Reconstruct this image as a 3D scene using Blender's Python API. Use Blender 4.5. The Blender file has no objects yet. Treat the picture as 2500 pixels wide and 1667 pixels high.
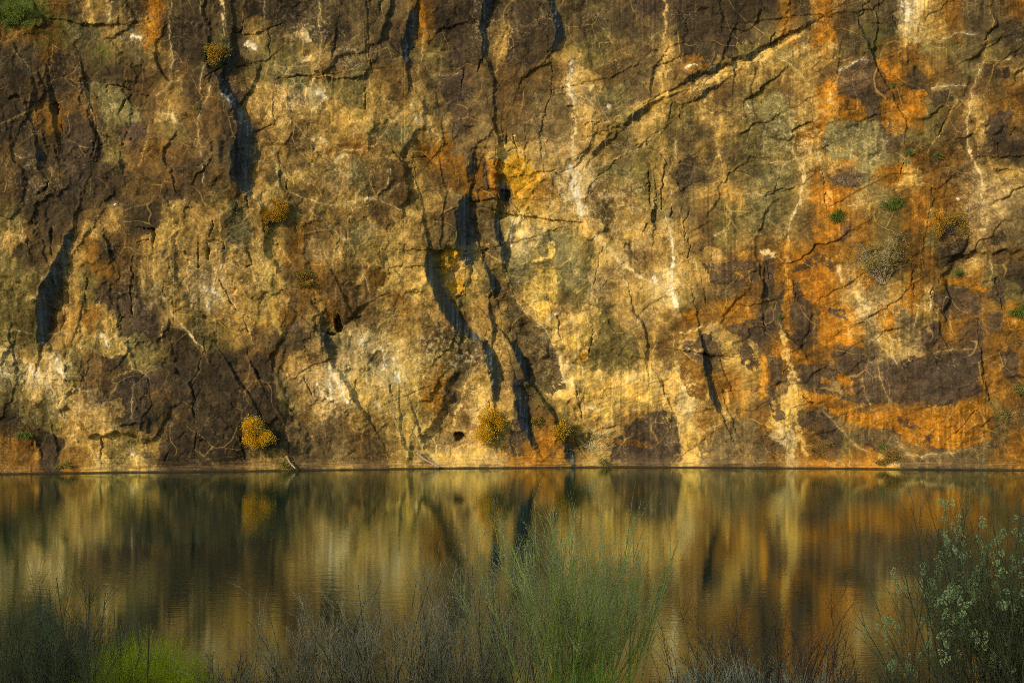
import bpy, math, random
import numpy as np
from mathutils import Vector
F32 = np.float32
random.seed(7)
SC = bpy.context.scene
COL = SC.collection
F_PX, HOR, CX = 5000.0, 833.5, 1250.0      # the photograph's own pixel scale, horizon row and middle column
CAM_Z = 5.0
SUN_EL, SUN_AZ = math.radians(22), math.radians(40)   # height; angle left of the line from the cliff to the camera

# ------------------------------------------------------------------ small tools
def s2l(c):
    c = np.asarray(c, float) / 255.0
    return np.where(c <= .04045, c / 12.92, ((c + .055) / 1.055) ** 2.4)

def tag(o, label=None, cat=None, group=None, kind=None):
    for k, v in (('label', label), ('category', cat), ('group', group), ('kind', kind)):
        if v: o[k] = v
    return o

def empty(name, loc):
    o = bpy.data.objects.new(name, None); COL.objects.link(o); o.location = loc
    o.empty_display_size = .2
    return o

def mesh_obj(name, verts, faces, mat, parent=None, smooth=False):
    """verts (N,3); faces: list of int arrays (M,k), local to parent."""
    me = bpy.data.meshes.new(name)
    verts = np.ascontiguousarray(verts, F32)
    if isinstance(faces, np.ndarray): faces = [faces]
    faces = [f for f in faces if len(f)]
    nl = sum(f.size for f in faces); npoly = sum(len(f) for f in faces)
    me.vertices.add(len(verts)); me.vertices.foreach_set('co', verts.ravel())
    me.loops.add(nl); me.polygons.add(npoly)
    me.loops.foreach_set('vertex_index', np.concatenate([f.ravel() for f in faces]).astype(np.int32))
    tot = np.concatenate([np.full(len(f), f.shape[1]) for f in faces]).astype(np.int32)
    st = np.concatenate([[0], np.cumsum(tot)[:-1]]).astype(np.int32)
    me.polygons.foreach_set('loop_start', st); me.polygons.foreach_set('loop_total', tot)
    if smooth: me.polygons.foreach_set('use_smooth', np.ones(npoly, bool))
    me.update(calc_edges=True); me.validate()
    o = bpy.data.objects.new(name, me); COL.objects.link(o)
    if mat: me.materials.append(mat)
    if parent is not None: o.parent = parent
    return o

# ------------------------------------------------------------------ noise on arrays
_rng = np.random.RandomState(11)
TAB = _rng.rand(8, 256, 256).astype(F32) * 2 - 1
def vn(x, y, seed=0):
    xi = np.floor(x); yi = np.floor(y)
    fx = (x - xi).astype(F32); fy = (y - yi).astype(F32)
    fx = fx * fx * fx * (fx * (fx * 6 - 15) + 10); fy = fy * fy * fy * (fy * (fy * 6 - 15) + 10)
    sx = seed * 37; sy = seed * 91
    a = (xi.astype(np.int32) + sx) & 255; b = (yi.astype(np.int32) + sy) & 255
    a1 = (a + 1) & 255; b1 = (b + 1) & 255
    T = TAB[seed % 8]
    p = T[b, a]; q = T[b, a1]; r = T[b1, a]; s = T[b1, a1]
    u = p + (q - p) * fx; v = r + (s - r) * fx
    return u + (v - u) * fy
def fbm(x, y, seed=0, oct=4, gain=.5, lac=2.03):
    t = 0; a = 1.0; n = 0
    c, s = math.cos(.6), math.sin(.6)
    for i in range(oct):
        t = t + a * vn(x, y, seed + i); n += a; a *= gain
        x, y = (x * c - y * s) * lac + 3.1, (x * s + y * c) * lac + 1.7
    return t / n * 1.6
def cells(x, y, seed=0, jit=.9):
    """nearest jittered cell: F1, F2, id hash arrays (four random numbers), offset to its centre"""
    xi = np.floor(x).astype(np.int32); yi = np.floor(y).astype(np.int32)
    f1 = np.full(x.shape, 9, F32); f2 = f1.copy()
    bi = np.zeros(x.shape, np.int32); dx0 = np.zeros(x.shape, F32); dy0 = dx0.copy()
    for j in (-1, 0, 1):
        for i in (-1, 0, 1):
            ci = (xi + i + seed * 17) & 255; cj = (yi + j + seed * 29) & 255
            dx = (x - (xi + i + .5 + .5 * jit * TAB[1][cj, ci])).astype(F32)
            dy = (y - (yi + j + .5 + .5 * jit * TAB[2][cj, ci])).astype(F32)
            d = np.sqrt(dx * dx + dy * dy)
            m = d < f1
            f2 = np.where(m, f1, np.minimum(f2, d)); f1 = np.where(m, d, f1)
            bi = np.where(m, cj * 256 + ci, bi); dx0 = np.where(m, dx, dx0); dy0 = np.where(m, dy, dy0)
    return f1, f2, bi, dx0, dy0
def planes(x, y, seed, tilt, offs, beta=45):
    """flat tilted facets, one per jittered cell, meeting in short steep edges; also closeness to an edge and a number per cell"""
    xi = np.floor(x).astype(np.int32); yi = np.floor(y).astype(np.int32)
    f1 = np.full(x.shape, 99, F32); f2 = f1.copy(); rv = np.zeros(x.shape, F32); num = rv.copy(); den = rv.copy() + 1e-12
    for j in (-1, 0, 1):
        for i in (-1, 0, 1):
            ci = (xi + i + seed * 17) & 255; cj = (yi + j + seed * 29) & 255
            dx = (x - (xi + i + .5 + .42 * TAB[1][cj, ci])).astype(F32); dy = (y - (yi + j + .5 + .42 * TAB[2][cj, ci])).astype(F32)
            d = dx * dx + dy * dy; w = np.exp(-beta * np.minimum(d, 1.6))
            num += w * (offs * TAB[3][cj, ci] + tilt * (TAB[4][cj, ci] * dx + TAB[5][cj, ci] * dy)); den += w
            rv = np.where(d < f1, TAB[6][cj, ci], rv)
            f2 = np.minimum(f2, np.maximum(f1, d)); f1 = np.minimum(f1, d)
    return num / den, np.sqrt(f2) - np.sqrt(f1), rv
def sstep(a, b, x):
    t = np.clip((x - a) / (b - a), 0, 1); return t * t * (3 - 2 * t)

# ------------------------------------------------------------------ the cliff
def axis(lo, hi, a, b, st, grow):
    core = np.arange(a, b + .1, st)
    out = [core]
    x, s, L = a, st, []
    while x > lo: s = min(s * grow, 4); x -= s; L.append(x)
    x, s, R = core[-1], st, []
    while x < hi: s = min(s * grow, 4); x += s; R.append(x)
    return np.concatenate([np.array(L[::-1]), core, np.array(R)])
GX = axis(-600, 3100, -15, 2515, 1.5, 1.03)
GY = axis(-420, 1172, -12, 1172, 1.5, 1.06)
PX, PY = np.meshgrid(GX, GY)
PX = PX.astype(F32); PY = PY.astype(F32)
WL = np.interp(GX, [-900, 0, 300, 620, 1100, 1500, 1860, 2200, 2500, 3400], [1166, 1157, 1152.5, 1149, 1142.5, 1140, 1141.5, 1145, 1147, 1150])
D0 = F_PX * CAM_Z / (WL - HOR)

ZO = dict(z1=(0, 0), z2=(620, 0), z3=(1240, 0), z4=(1860, 0), z5=(0, 560), z6=(620, 560), z7=(1240, 560), z8=(1860, 560))
ZS = 640 / 1673.0
def parse(txt):
    """lines 'zone opt: x,y,w x,y,w ...' -> (opt, array of px,py,w)"""
    out = []; zone = 'z1'
    for ln in txt.strip().splitlines():
        ln = ln.strip()
        if not ln: continue
        head, body = ln.split(':')
        hd = head.split()
        ox, oy = ZO[hd[0]]
        pts = []
        for p in body.split():
            v = [float(q) for q in p.split(',')]
            w = v[2] if len(v) > 2 else 4
            pts.append((ox + v[0] * ZS, oy + v[1] * ZS, w * ZS))
        out.append((hd[1] if len(hd) > 1 else '', np.array(pts)))
    return out
def win(pts, m):
    x0, x1 = np.searchsorted(GX, [pts[:, 0].min() - m, pts[:, 0].max() + m])
    y0, y1 = np.searchsorted(GY, [pts[:, 1].min() - m, pts[:, 1].max() + m])
    return slice(y0, y1), slice(x0, x1)
def polydist(X, Y, pts):
    """distance to the polyline, signed by side (+ on the right hand walking along it), and the local half-width"""
    best = np.full(X.shape, 1e9, F32); sg = np.ones(X.shape, F32); w = np.zeros(X.shape, F32)
    for (ax, ay, aw), (bx, by, bw) in zip(pts[:-1], pts[1:]):
        dx, dy = bx - ax, by - ay; L2 = dx * dx + dy * dy + 1e-6
        t = np.clip(((X - ax) * dx + (Y - ay) * dy) / L2, 0, 1)
        ex = X - ax - t * dx; ey = Y - ay - t * dy
        d = ex * ex + ey * ey
        m = d < best
        best = np.where(m, d, best); sg = np.where(m, np.sign(dx * ey - dy * ex), sg); w = np.where(m, aw + t * (bw - aw), w)
    return np.sqrt(best), sg, w

# proud rock on the right hand of each line: downwards = left block stands out, right to left = block above overhangs
STEPS = '''
z1 .85: 1480,195,10 1485,320,18 1450,430,22 1410,490,18 1430,560,28 1480,640,25 1530,740,35 1575,850,45 1558,960,70 1553,1060,66 1565,1160,48 1600,1240,25 1645,1280,5
z1 .35: 300,380,4 290,500,10 310,590,14 345,690,16 340,790,12 375,880,12 378,940,6
z1 .45: 235,905,8 260,1000,20 262,1080,13 300,1135,5
z1 .25: 500,380,4 530,490,9 548,560,12 560,640,5
z1 .22: 950,790,3 930,700,5 840,700,5 820,780,6 775,960,8 792,1060,14 800,1110,6
z1 .2: 650,150,8 580,155,8 520,150,6 430,120,4 340,115,3
z1 .3: 622,1425,8 590,1480,14 540,1540,9
z1 .22: 690,1275,9 625,1330,4
z1 .3: 95,300,4 180,430,6 220,540,9 222,660,12 180,745,8
z5 .95: 470,-10,12 445,70,30 430,130,26 385,230,42 350,330,44 305,420,55 278,520,45 265,640,30 245,760,14 225,860,5
z5 .35: 60,740,6 30,790,15 0,840,8
z5 .25: 515,565,6 505,610,10 488,648,6
z5 .2: 405,540,5 400,580,8 390,615,5
z5 .4: 325,1300,5 350,1400,12 362,1500,9 345,1548,5
z5 .25: 210,1345,4 245,1400,8 258,1440,5
z5 .2: 85,990,5 45,1100,8 5,1175,7
z5 .2: 590,800,3 545,930,6 530,965,7 410,960,6
z5 .18: 1500,920,8 1545,990,12 1600,1050,6 1650,1150,6
z5 .2: 1430,1210,3 1500,1280,5 1545,1360,8 1555,1460,6 1500,1510,5 1500,1550,4
z5 .2: 1590,800,3 1612,860,10 1655,950,5
z2 .75: 1492,-10,30 1472,110,26 1462,180,17 1472,260,21 1465,340,22 1480,375,14 1505,440,16 1525,510,13 1530,600,10 1536,690,10 1530,770,12 1552,850,11 1570,930,14 1562,995,12
z2 .3: 1562,985,8 1490,1020,10 1470,1060,16 1472,1130,18 1478,1185,16 1430,1210,9 1430,1260,8
z2 .55: 1475,875,6 1400,945,14 1397,1040,26 1385,1130,15 1375,1210,6
z2 .45: 1575,1020,8 1570,1130,14 1590,1190,28 1605,1250,36 1640,1290,8
z2 .5: 1548,1270,12 1550,1380,18 1562,1480,22 1590,1568,28 1605,1700,14 1612,1790,5
z2 .4: 1640,1265,5 1540,1268,10 1440,1278,13 1380,1292,8 1360,1300,5
z2 1.2: 1368,1240,10 1348,1300,42 1345,1350,56 1347,1450,58 1352,1560,58 1365,1640,48 1372,1700,14 1365,1770,5
z2 .65: 1030,10,8 1010,120,36 990,220,38 962,330,26 990,450,13 1005,540,8 1020,565,5
z2 .25: 1340,150,4 1260,168,10 1190,185,9 1165,215,4
z2 .35: 738,420,6 690,490,13 560,502,9 455,495,7
z2 .2: 535,100,4 508,230,9 500,330,6 505,480,5
z2 .2: 710,0,5 725,150,8 720,280,6
z2 .25: 1195,830,4 1200,870,9 1222,900,10 1175,955,8
z2 .2: 1185,990,3 1200,1100,6 1230,1220,6 1205,1320,7 1200,1440,8 1190,1560,5
z2 .18: 1000,1140,5 990,1240,10 985,1260,4
z2 .2: 95,360,5 60,385,6 0,398,6
z3 .65: 270,-10,18 320,100,28 347,190,35 300,290,22 255,350,6
z3 .3: 258,345,5 265,400,7 170,440,13 90,495,11 60,560,6 40,640,4
z3 .45: 1690,270,15 1560,342,18 1440,392,16 1300,440,19 1190,492,19 1120,530,10 990,600,6 920,640,5
z3 .4: 1405,495,6 1290,575,19 1200,630,13 1100,660,7 1050,650,6 1020,750,8 1015,770,3
z3 .35: 1130,575,4 1060,605,8 990,630,9 920,665,15 830,730,19 740,785,9 600,840,4
z3 .4: 695,845,5 620,910,15 560,980,17 545,1000,6
z3 .25: 500,960,10 470,1020,11 430,1060,5 360,1080,3
z3 .25: 945,845,4 880,890,9 830,930,13 740,990,6 600,1100,5 520,1180,4 495,1250,4
z3 .25: 925,330,4 840,390,7 760,440,8 650,495,7 420,540,3
z3 .4: 980,370,8 940,440,11 925,530,15 905,640,5
z3 .12: 1090,365,3 1010,400,7
z3 .12: 1085,285,5 1010,320,4
z3 .5: 1440,175,6 1410,250,11 1390,340,11 1330,430,10
z3 .3: 1605,100,6 1580,160,9 1520,190,7 1440,180,6
z3 .3: 1680,515,8 1600,590,13 1520,640,7 1525,720,4
z3 .18: 235,750,6 205,850,9 210,940,6
z3 .14: 110,820,4 110,930,7
z3 .3: 945,1335,14 945,1400,18 938,1470,6
z3 .3: 1440,400,6 1445,470,8 1440,590,4
z4 .45: 360,125,6 270,180,13 160,215,8 0,315,11
z4 .35: 165,0,8 165,120,11 135,240,6
z4 .2: 150,110,8 0,125,5
z4 .25: 680,0,6 640,50,5 650,80,6 605,110,5 640,200,13 690,320,14
z4 .22: 745,0,5 725,100,6 740,180,8 715,330,9 720,400,6 780,520,7 850,640,8 900,740,8 920,820,6 920,910,3
z4 .14: 495,330,3 485,420,7 455,520,4
z4 .2: 725,740,7 640,775,5
z4 .22: 705,1175,4 600,1230,6 520,1272,6
z4 .3: 1185,1150,5 1120,1200,5 1080,1205,6 1080,1290,9 1060,1400,7 1040,1520,6
z4 .2: 1680,1000,5 1380,1010,4
z4 .14: 1610,330,6 1530,390,5
z4 .25: 70,503,5 0,560,10
z8 .4: 1310,50,6 1308,90,13 1250,180,9 1165,230,7 1150,268,4
z8 .3: 1400,720,6 1410,850,10 1420,980,9 1450,1080,9 1490,1130,4
z8 .2: 640,300,4 500,380,9 370,440,4
z8 .2: 1000,330,4 850,470,7 700,560,6 500,660,4
z8 .2: 25,280,6 20,400,9 15,450,5
z8 .15: 1125,570,4 1155,660,8
z6 .9: 1105,120,12 1120,220,29 1165,330,42 1210,450,42 1260,550,42 1330,630,38 1395,680,24 1470,715,16 1500,770,28 1530,880,35 1537,1000,22 1530,1080,16 1540,1145,6
z6 .08: 1345,128,6 1240,130,9 1110,130,10
z6 .25: 1335,168,4 1280,190,9 1287,250,11 1200,295,6
z6 .2: 1337,300,4 1337,390,9 1260,458,5
z6 .3: 1290,600,14 1275,680,13 1240,745,9 1160,818,4
z6 .65: 1440,105,8 1470,220,15 1510,300,17 1542,380,27 1537,440,11 1557,485,6
z6 .5: 1500,435,6 1495,500,13 1525,570,15 1532,660,17 1532,728,8
z6 .35: 1632,60,8 1605,170,17 1612,260,9 1642,365,5
z6 .75: 1565,640,8 1620,700,14 1680,770,24 1720,860,28 1740,940,25 1775,1000,13 1820,1050,11 1860,1110,15 1910,1180,15 1940,1250,12 1980,1340,23 2015,1430,28 2035,1520,20
z6 .25: 740,468,5 690,500,13 640,535,14 608,572,6
z6 .3: 440,535,4 402,570,15 390,628,7
z6 .3: 395,630,8 455,680,20 490,760,17 500,830,10 540,890,9 600,980,9 635,1020,15 642,1070,15 700,1150,11 740,1225,5
z6 .2: 470,838,6 400,865,7 305,922,4
z6 .3: 1038,1225,8 1060,1290,11 1072,1365,6
z6 .14: 930,1115,6 935,1205,9
z6 .16: 970,1380,6 1010,1485,8
z6 .16: 510,290,3 560,390,7 620,525,6
z7 .55: 28,895,6 45,960,15 80,1060,36 95,1150,38 98,1220,30 130,1300,22 170,1390,16 238,1505,5
z7 .25: 15,1355,5 40,1430,9 55,1510,5
z7 .7: 1250,782,15 1265,860,22 1280,950,20 1300,1020,23 1340,1110,27 1378,1205,8
z7 .2: 1350,800,3 1255,788,9
z7 .2: 1370,840,4 1400,920,7 1425,990,4
z7 .22: 1395,1090,7 1425,1185,9
z7 .22: 1650,285,6 1645,390,8
z7 .2: 785,430,6 800,520,11 860,600,13 880,700,9 890,860,10 893,900,4
z7 .14: 1000,1035,8 1030,1100,7
'''
CRACKS = '''
z1: 830,600,4 790,660,9 755,710,5
z1: 665,580,5 680,548,6 760,545,6 830,570,5 960,610,4
z1: 560,640,4 600,740,4 605,880,7 600,960,8 585,1010,4
z1: 315,1165,4 300,1210,8 258,1255,5
z1: 1305,500,4 1390,440,8 1440,400,6
z1: 1480,210,5 1620,215,5 1670,205,4
z1: 1540,130,4 1520,200,6
z1: 1500,420,6 1580,400,5 1670,385,4
z1: 1585,1265,5 1590,1330,5
z1: 1530,1310,4 1505,1390,6
z1: 545,130,4 520,150,6
z1: 870,1465,4 1010,1465,7
z1: 1380,1420,5 1360,1520,6
z1: 400,840,4 380,760,3
z2: 1465,340,9 1445,420,6 1440,470,3
z2: 735,290,5 740,430,6
z2: 80,190,4 95,370,5
z2: 170,140,4 50,185,6 0,215,5
z2: 290,10,5 240,45,5
z2: 330,480,5 150,495,4
z2: 890,970,6 930,1010,5 950,1040,6
z2: 140,570,4 120,640,4 130,740,6 120,790,5 0,840,5
z2: 1610,860,5 1610,910,7 1580,940,4
z2: 215,1150,6 215,1220,5
z2: 710,560,5 700,690,6
z2: 1340,440,4 1320,560,4
z2: 450,500,6 440,420,5
z2: 930,1000,3 1000,1010,6 1060,990,6 1130,1010,5
z3: 25,850,4 60,1000,4
z3: 280,400,3 270,640,3 240,740,4
z3: 905,1100,6 910,1200,6 920,1320,5
z3: 1010,1080,6 990,1200,6 990,1330,6
z3: 900,1420,8 870,1480,4
z3: 1050,1320,6 1040,1380,6
z3: 1165,1340,5 1130,1410,5 1130,1510,4
z3: 590,775,7 500,800,4
z3: 1150,120,3 1140,180,3
z3: 1240,1150,3 1110,1210,4
z3: 1110,690,4 1105,750,4
z3: 850,1190,4 910,1160,4
z4: 90,200,6 60,270,5
z4: 1470,190,7 1420,260,7
z4: 1180,720,4 1130,830,5 1060,950,3
z4: 900,1040,5 895,1110,5
z4: 130,1100,3 90,1230,5 50,1240,5
z4: 405,1090,4 410,1200,6 425,1320,6
z4: 1600,1090,5 1480,1095,5
z4: 1500,920,4 1500,1000,5
z4: 1610,820,4 1580,860,4
z5: 335,0,8 338,80,8 340,160,6
z5: 795,565,5 755,612,7
z5: 855,180,5 855,280,6 840,420,6 850,540,7
z5: 560,320,5 555,460,4
z5: 1285,100,7 1280,240,6
z5: 1340,100,8 1350,200,10
z5: 1000,0,9 1000,130,10
z5: 1440,90,5 1440,130,5
z5: 1595,150,6 1620,225,5 1590,240,4
z5: 1420,330,4 1480,470,5 1540,530,4 1590,660,4
z5: 1300,690,4 1300,780,5 1260,900,5 1210,980,5 1235,1060,6 1225,1160,5 1255,1300,6 1255,1400,4
z5: 650,1330,5 645,1430,6 642,1510,5
z5: 375,1100,5 390,1200,6
z5: 950,950,4 970,1120,6 920,1240,4
z5: 1075,1420,4 1050,1480,5 1040,1520,5
z5: 900,95,5 970,65,6
z5: 700,60,3 715,150,4
z5: 190,60,5 212,160,6
z5: 880,980,4 930,930,5
z6: 1500,640,5 1470,680,5
z6: 685,562,7 610,570,7
z6: 660,960,4 650,1020,7
z6: 335,950,4 370,1050,5
z6: 870,990,4 885,1060,5
z6: 0,880,5 40,950,6
z6: 210,1340,5 225,1420,5
z6: 120,1360,5 160,1430,5
z6: 960,100,4 955,140,5
z6: 600,20,4 600,120,3
z6: 1500,1100,5 1498,1150,5
z6: 1560,870,4 1580,960,5
z6: 200,1110,5 240,1160,5
z7: 1640,600,5 1645,640,5
z7: 320,560,8 335,690,9
z7: 545,640,5 525,790,8
z7: 1165,60,6 1170,180,5
z7: 1250,300,4 1265,470,5
z7: 440,1040,7 465,1200,6
z7: 425,1340,6 460,1400,6 520,1470,7
z7: 610,100,3 550,350,3
z8: 65,200,4 60,330,5
z8: 970,255,5 955,340,5
z8: 985,360,6 980,420,5
z8: 1100,370,6 1100,440,4
z8: 330,1110,8 250,1060,5
z8: 1250,430,3 1300,500,5
z8: 1500,320,6 1540,520,7
z8: 15,560,5 20,640,6
z8: 210,330,4 240,470,4
z8: 1380,1150,3 1200,1340,3
'''
HOLES = [('z6', 547, 600, 20, 55, .6), ('z6', 500, 665, 26, 13, .35), ('z6', 1310, 1325, 34, 26, .6), ('z1', 345, 690, 22, 40, .25), ('z2', 1605, 1235, 32, 42, .4),
         ('z3', 940, 1375, 18, 40, .25), ('z7', 1255, 792, 14, 14, .4)]

# gentle wander that every traced line shares, so edges are broken like rock
H = np.zeros(PX.shape, F32)
# broad swell of the face, then blocks of three sizes with tilted faces
H += .55 * fbm(PX / 620 + 5, PY / 520, 3, 3)
def facets(sx, sy, rot, seed, wob, tilt=1., offs=.3):
    c, s = math.cos(rot), math.sin(rot)
    wx = PX + wob * fbm(PX / (sx * .6), PY / (sx * .6), seed + 1, 4, .6); wy = PY + wob * fbm(PX / (sx * .6), PY / (sx * .6), seed + 4, 4, .6)
    return planes((wx * c + wy * s) / sx, (-wx * s + wy * c) / sy, seed, tilt, offs)
rightness = sstep(1300, 1900, PX + .6 * (PY - 500))
lowleft = sstep(1500, 900, PX)
h1, e1, r1 = facets(240, 330, .1, 3, 55); h2, e2, r2 = facets(92, 140, -.15, 9, 24); h3, e3, r3 = facets(170, 60, -.42, 15, 26)
h4, e4, r4 = facets(36, 50, .2, 21, 10); h5, e5, r5 = facets(15, 20, -.3, 27, 5)
H += .26 * h1 + (.10 + .05 * lowleft) * h2 * (1 - .75 * rightness) + .10 * h3 * (.25 + .75 * rightness) + .045 * h4 * (.6 + .4 * lowleft) + .022 * h5
H += .03 * fbm(PX / 75, PY / 95, 6, 3) + .010 * fbm(PX / 11, PY / 11, 7, 4, .65)
bed = fbm((PX * .94 - PY * .34) / 90, (PX * .34 + PY * .94) / 16, 12, 3)
H += .03 * bed * rightness
colj = fbm(PX / 22, PY / 170, 13, 3)
H += .018 * colj * sstep(420, 80, PY) * (1 - .6 * rightness) + .028 * colj * lowleft * sstep(480, 650, PY)

# every traced line breaks in straight bits from block to block
JX = PX + 3.0 * fbm(PX / 30, PY / 30, 1, 4, .6) + 1.3 * vn(PX / 7, PY / 7, 4) + 2.6 * r4 + 2.0 * r5
JY = PY + 3.0 * fbm(PX / 30, PY / 30, 5, 4, .6) + 1.3 * vn(PX / 7, PY / 7, 2) + 2.0 * r5

FACE = np.zeros(PX.shape, F32)      # bigger fracture walls and their shadow bands; carries shade painted into the colour
SH_R, SH_D = math.tan(SUN_AZ), math.tan(SUN_EL) / math.cos(SUN_AZ)     # how far a ledge of unit depth throws its shadow
for opt, pts in parse(STEPS):
    dv = np.diff(pts[:, :2], axis=0).sum(0); dv /= np.linalg.norm(dv) + 1e-6
    reach = max(.34, SH_R * dv[1] - SH_D * dv[0])
    cap = float(opt) * 2
    dmax = min(cap, 2.25 * pts[:, 2].max() * .016 / reach); L = 22 + 70 * dmax
    sl = win(pts, 3.2 * L)
    dist, sg, w = polydist(JX[sl], JY[sl], pts)
    w = np.maximum(w * (1 + .2 * vn(PX[sl] / 18, PY[sl] / 18, 2)) * (.72 + .28 * sstep(3, 8, w)), 1.1)
    dl = np.minimum(cap, 2.25 * w * .016 / reach)
    sd = dist * sg
    ramp = np.clip(sd / w, -1, 1)
    fall = np.where(ramp > 0, np.exp(-np.maximum(0, dist - w) / L), np.exp(-np.maximum(0, dist - w) / (L * 1.6)))
    H[sl] += dl * .5 * ramp * fall
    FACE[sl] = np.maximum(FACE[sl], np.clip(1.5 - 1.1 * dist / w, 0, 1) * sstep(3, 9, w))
for opt, pts in parse(CRACKS):
    sl = win(pts, 30)
    dist, sg, w = polydist(JX[sl], JY[sl], pts)
    wj = np.maximum(w * (.8 + .5 * vn(PX[sl] / 14, PY[sl] / 14, 3)), .8) + .35
    H[sl] -= np.minimum(.4, wj * .055) * np.clip(1 - dist / wj, 0, 1) ** .8
    H[sl] += .012 * sg * np.exp(-dist / 14)
for zn, x, y, rx, ry, d in HOLES:
    ox, oy = ZO[zn]; x = ox + x * ZS; y = oy + y * ZS; rx *= ZS; ry *= ZS
    q = np.sqrt(((JX - x) / rx) ** 2 + ((JY - y) / ry) ** 2)
    H -= d * sstep(1.15, .75, q)
H += .035 * FACE * fbm(PX / 5, PY / 26, 18, 3, .6)
# hairline fractures all over: borders of the middle blocks
for e, wd, dp, sc, sd_ in ((e1, .015, .02, 150, 2), (e2, .025, .02, 120, 3), (e4, .05, .012, 90, 5)):
    H -= dp * sstep(wd, .0, e) * sstep(.1, .6, fbm(PX / sc, PY / sc, sd_, 3))
# the foot: water-worn, nearly flush, with a small wet shelf under the waterline
foot = sstep(60, 6, WL[None, :] - PY).astype(F32)
H = H * (1 - .8 * foot) + .12 * foot * (1 + .25 * vn(PX / 40, PY / 4, 5)) - .02 * foot * vn(PX / 30, PY / 1.6, 6)
H += .16 * sstep(3.5, 1.5, WL[None, :] - PY)
H = H.astype(F32)

# ---- colour: what the rock and its stains are, traced patch by patch in 50-pixel cells
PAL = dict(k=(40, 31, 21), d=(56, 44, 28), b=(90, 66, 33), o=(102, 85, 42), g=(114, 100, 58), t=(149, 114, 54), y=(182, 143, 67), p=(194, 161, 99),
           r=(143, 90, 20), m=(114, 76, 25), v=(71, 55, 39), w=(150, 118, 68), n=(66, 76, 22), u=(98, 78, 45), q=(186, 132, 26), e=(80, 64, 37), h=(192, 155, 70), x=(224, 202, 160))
ROWS = [r.replace(' ', '') for r in '''
nnmbtubrbdbbd ddbbbbomdddb bboobbvvddddd mdrbboptmoom
mmmuutbrddbdt oubdubdmddbt bbooobuuddddb mbrbboptmbod
bdmboobtddnbo ootbubboovdt bbtootutbddoo ottbbmtoobob
ddbbddbbbddbo ggtbgbbbuvbb bbbtbbutbdttt ttbbvrdmbgbt
dbdbgobbtdbdt twpogtbtuvub buuwggutttboo btrvvmdbobbm
ddmbbggbtbbdt ttttytttuvub buutugttottog otrrvrrobtmm
ddmddovbobbdb tbtttogttuub uuuttotouutoo ortggvoobtdb
bddddobmbbudt tuttmttmruty twwwtuotutuoo ottrggrbmbbd
bdbdddbbbdbdt oytwgbbtbmmq qttpogotddtog gtmvgrymbwtt
bdddddbbdbobt ybtttbbttumb qmtwbtotutttg otrmtgmmmwww
odddbtddtttgt ootttbttbdoo yytyuttouboog obrmmomrmwwu
tbdbtbbtyttgt tmbtgtttudoo pggtyttttbotb tbrvmomobwbu
odbtmdbtwttty ymwttyytoyto gogoywbtttbmm rrrmoommdtbb
oobtombttwwtt ybmbtmyytyoo gyggwttpttmrm rrrwrommomod
oobtovvutwptt ybmbbtmttotb tyoowttpobumb vrrtutrtdmdo
oobtmtvvtotty mbtmbttttbtt oytyotwtmmmrv vvrrwrutmmmr
oobtoygdbdotb udwgppttbott boyyootbtwtvv rdrrutuvmvmm
ptpobdooddddb btbwpupytoot uotoootbtvtym rrmvvuwbvvmv
gpwobbvvddddb uwwpyppyrott dopyyyyyymmtm vvrrvvvvvvrm
otgtuddbddbbd otwpyyyyrbyt boyyyyytptmtb yrrmvvvvvmmm
dootttvdbbddb dbtbttyytbpy vmoyytbypmtbm yvvrrrrrrrob
mbdtttotvdddd ddubbutywwtt vrmotuvvytvbb pmvovvrvrmbr
mmdmyoyudddbt tbutbbtyyyyw rrmtyuvuytvum wrrmryvvvvmr
'''.strip().splitlines()]
assert len(ROWS) == 23 and all(len(r) == 50 for r in ROWS), [len(r) for r in ROWS]
ROWS[:3] = [r.replace('b', 'e') for r in ROWS[:3]]; ROWS[:2] = [r.replace('o', 'e') for r in ROWS[:2]]
pal = np.zeros((128, 3), F32)
for k, c in PAL.items(): pal[ord(k)] = c
CG = np.array([[ord(c) for c in r] for r in ROWS])
def cell_col(x, y):
    i = np.clip(np.floor(x / 50), 0, 49).astype(int); j = np.clip(np.floor(y / 50), 0, 22).astype(int)
    return pal[CG[j, i]]
def mirror(v, hi):       # beyond the frame the face goes on, same kinds of rock
    v = np.abs(v); return hi - np.abs(hi - v)
MX = mirror(PX, 2500.); MY = mirror(PY, 1149.)
cw = [fbm(PX / 70, PY / 70, s, 5, .6) for s in (2, 6, 3, 7)]
crisp = cell_col(np.abs(MX + 34 * cw[0]), np.abs(MY + 34 * cw[1]))
cg = pal[CG]                                  # smooth
ux = np.clip((MX + 16 * cw[2]) / 50 - .5, 0, 48.999); uy = np.clip((MY + 16 * cw[3]) / 50 - .5, 0, 21.999)
ix = ux.astype(int); iy = uy.astype(int); fx = (ux - ix)[..., None]; fy = (uy - iy)[..., None]
soft = (cg[iy, ix] * (1 - fx) + cg[iy, ix + 1] * fx) * (1 - fy) + (cg[iy + 1, ix] * (1 - fx) + cg[iy + 1, ix + 1] * fx) * fy
mixm = (.26 + .32 * sstep(-.4, .5, fbm(PX / 120, PY / 120, 8, 3)))[..., None]
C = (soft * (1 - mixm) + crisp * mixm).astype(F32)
del crisp, soft

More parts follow.
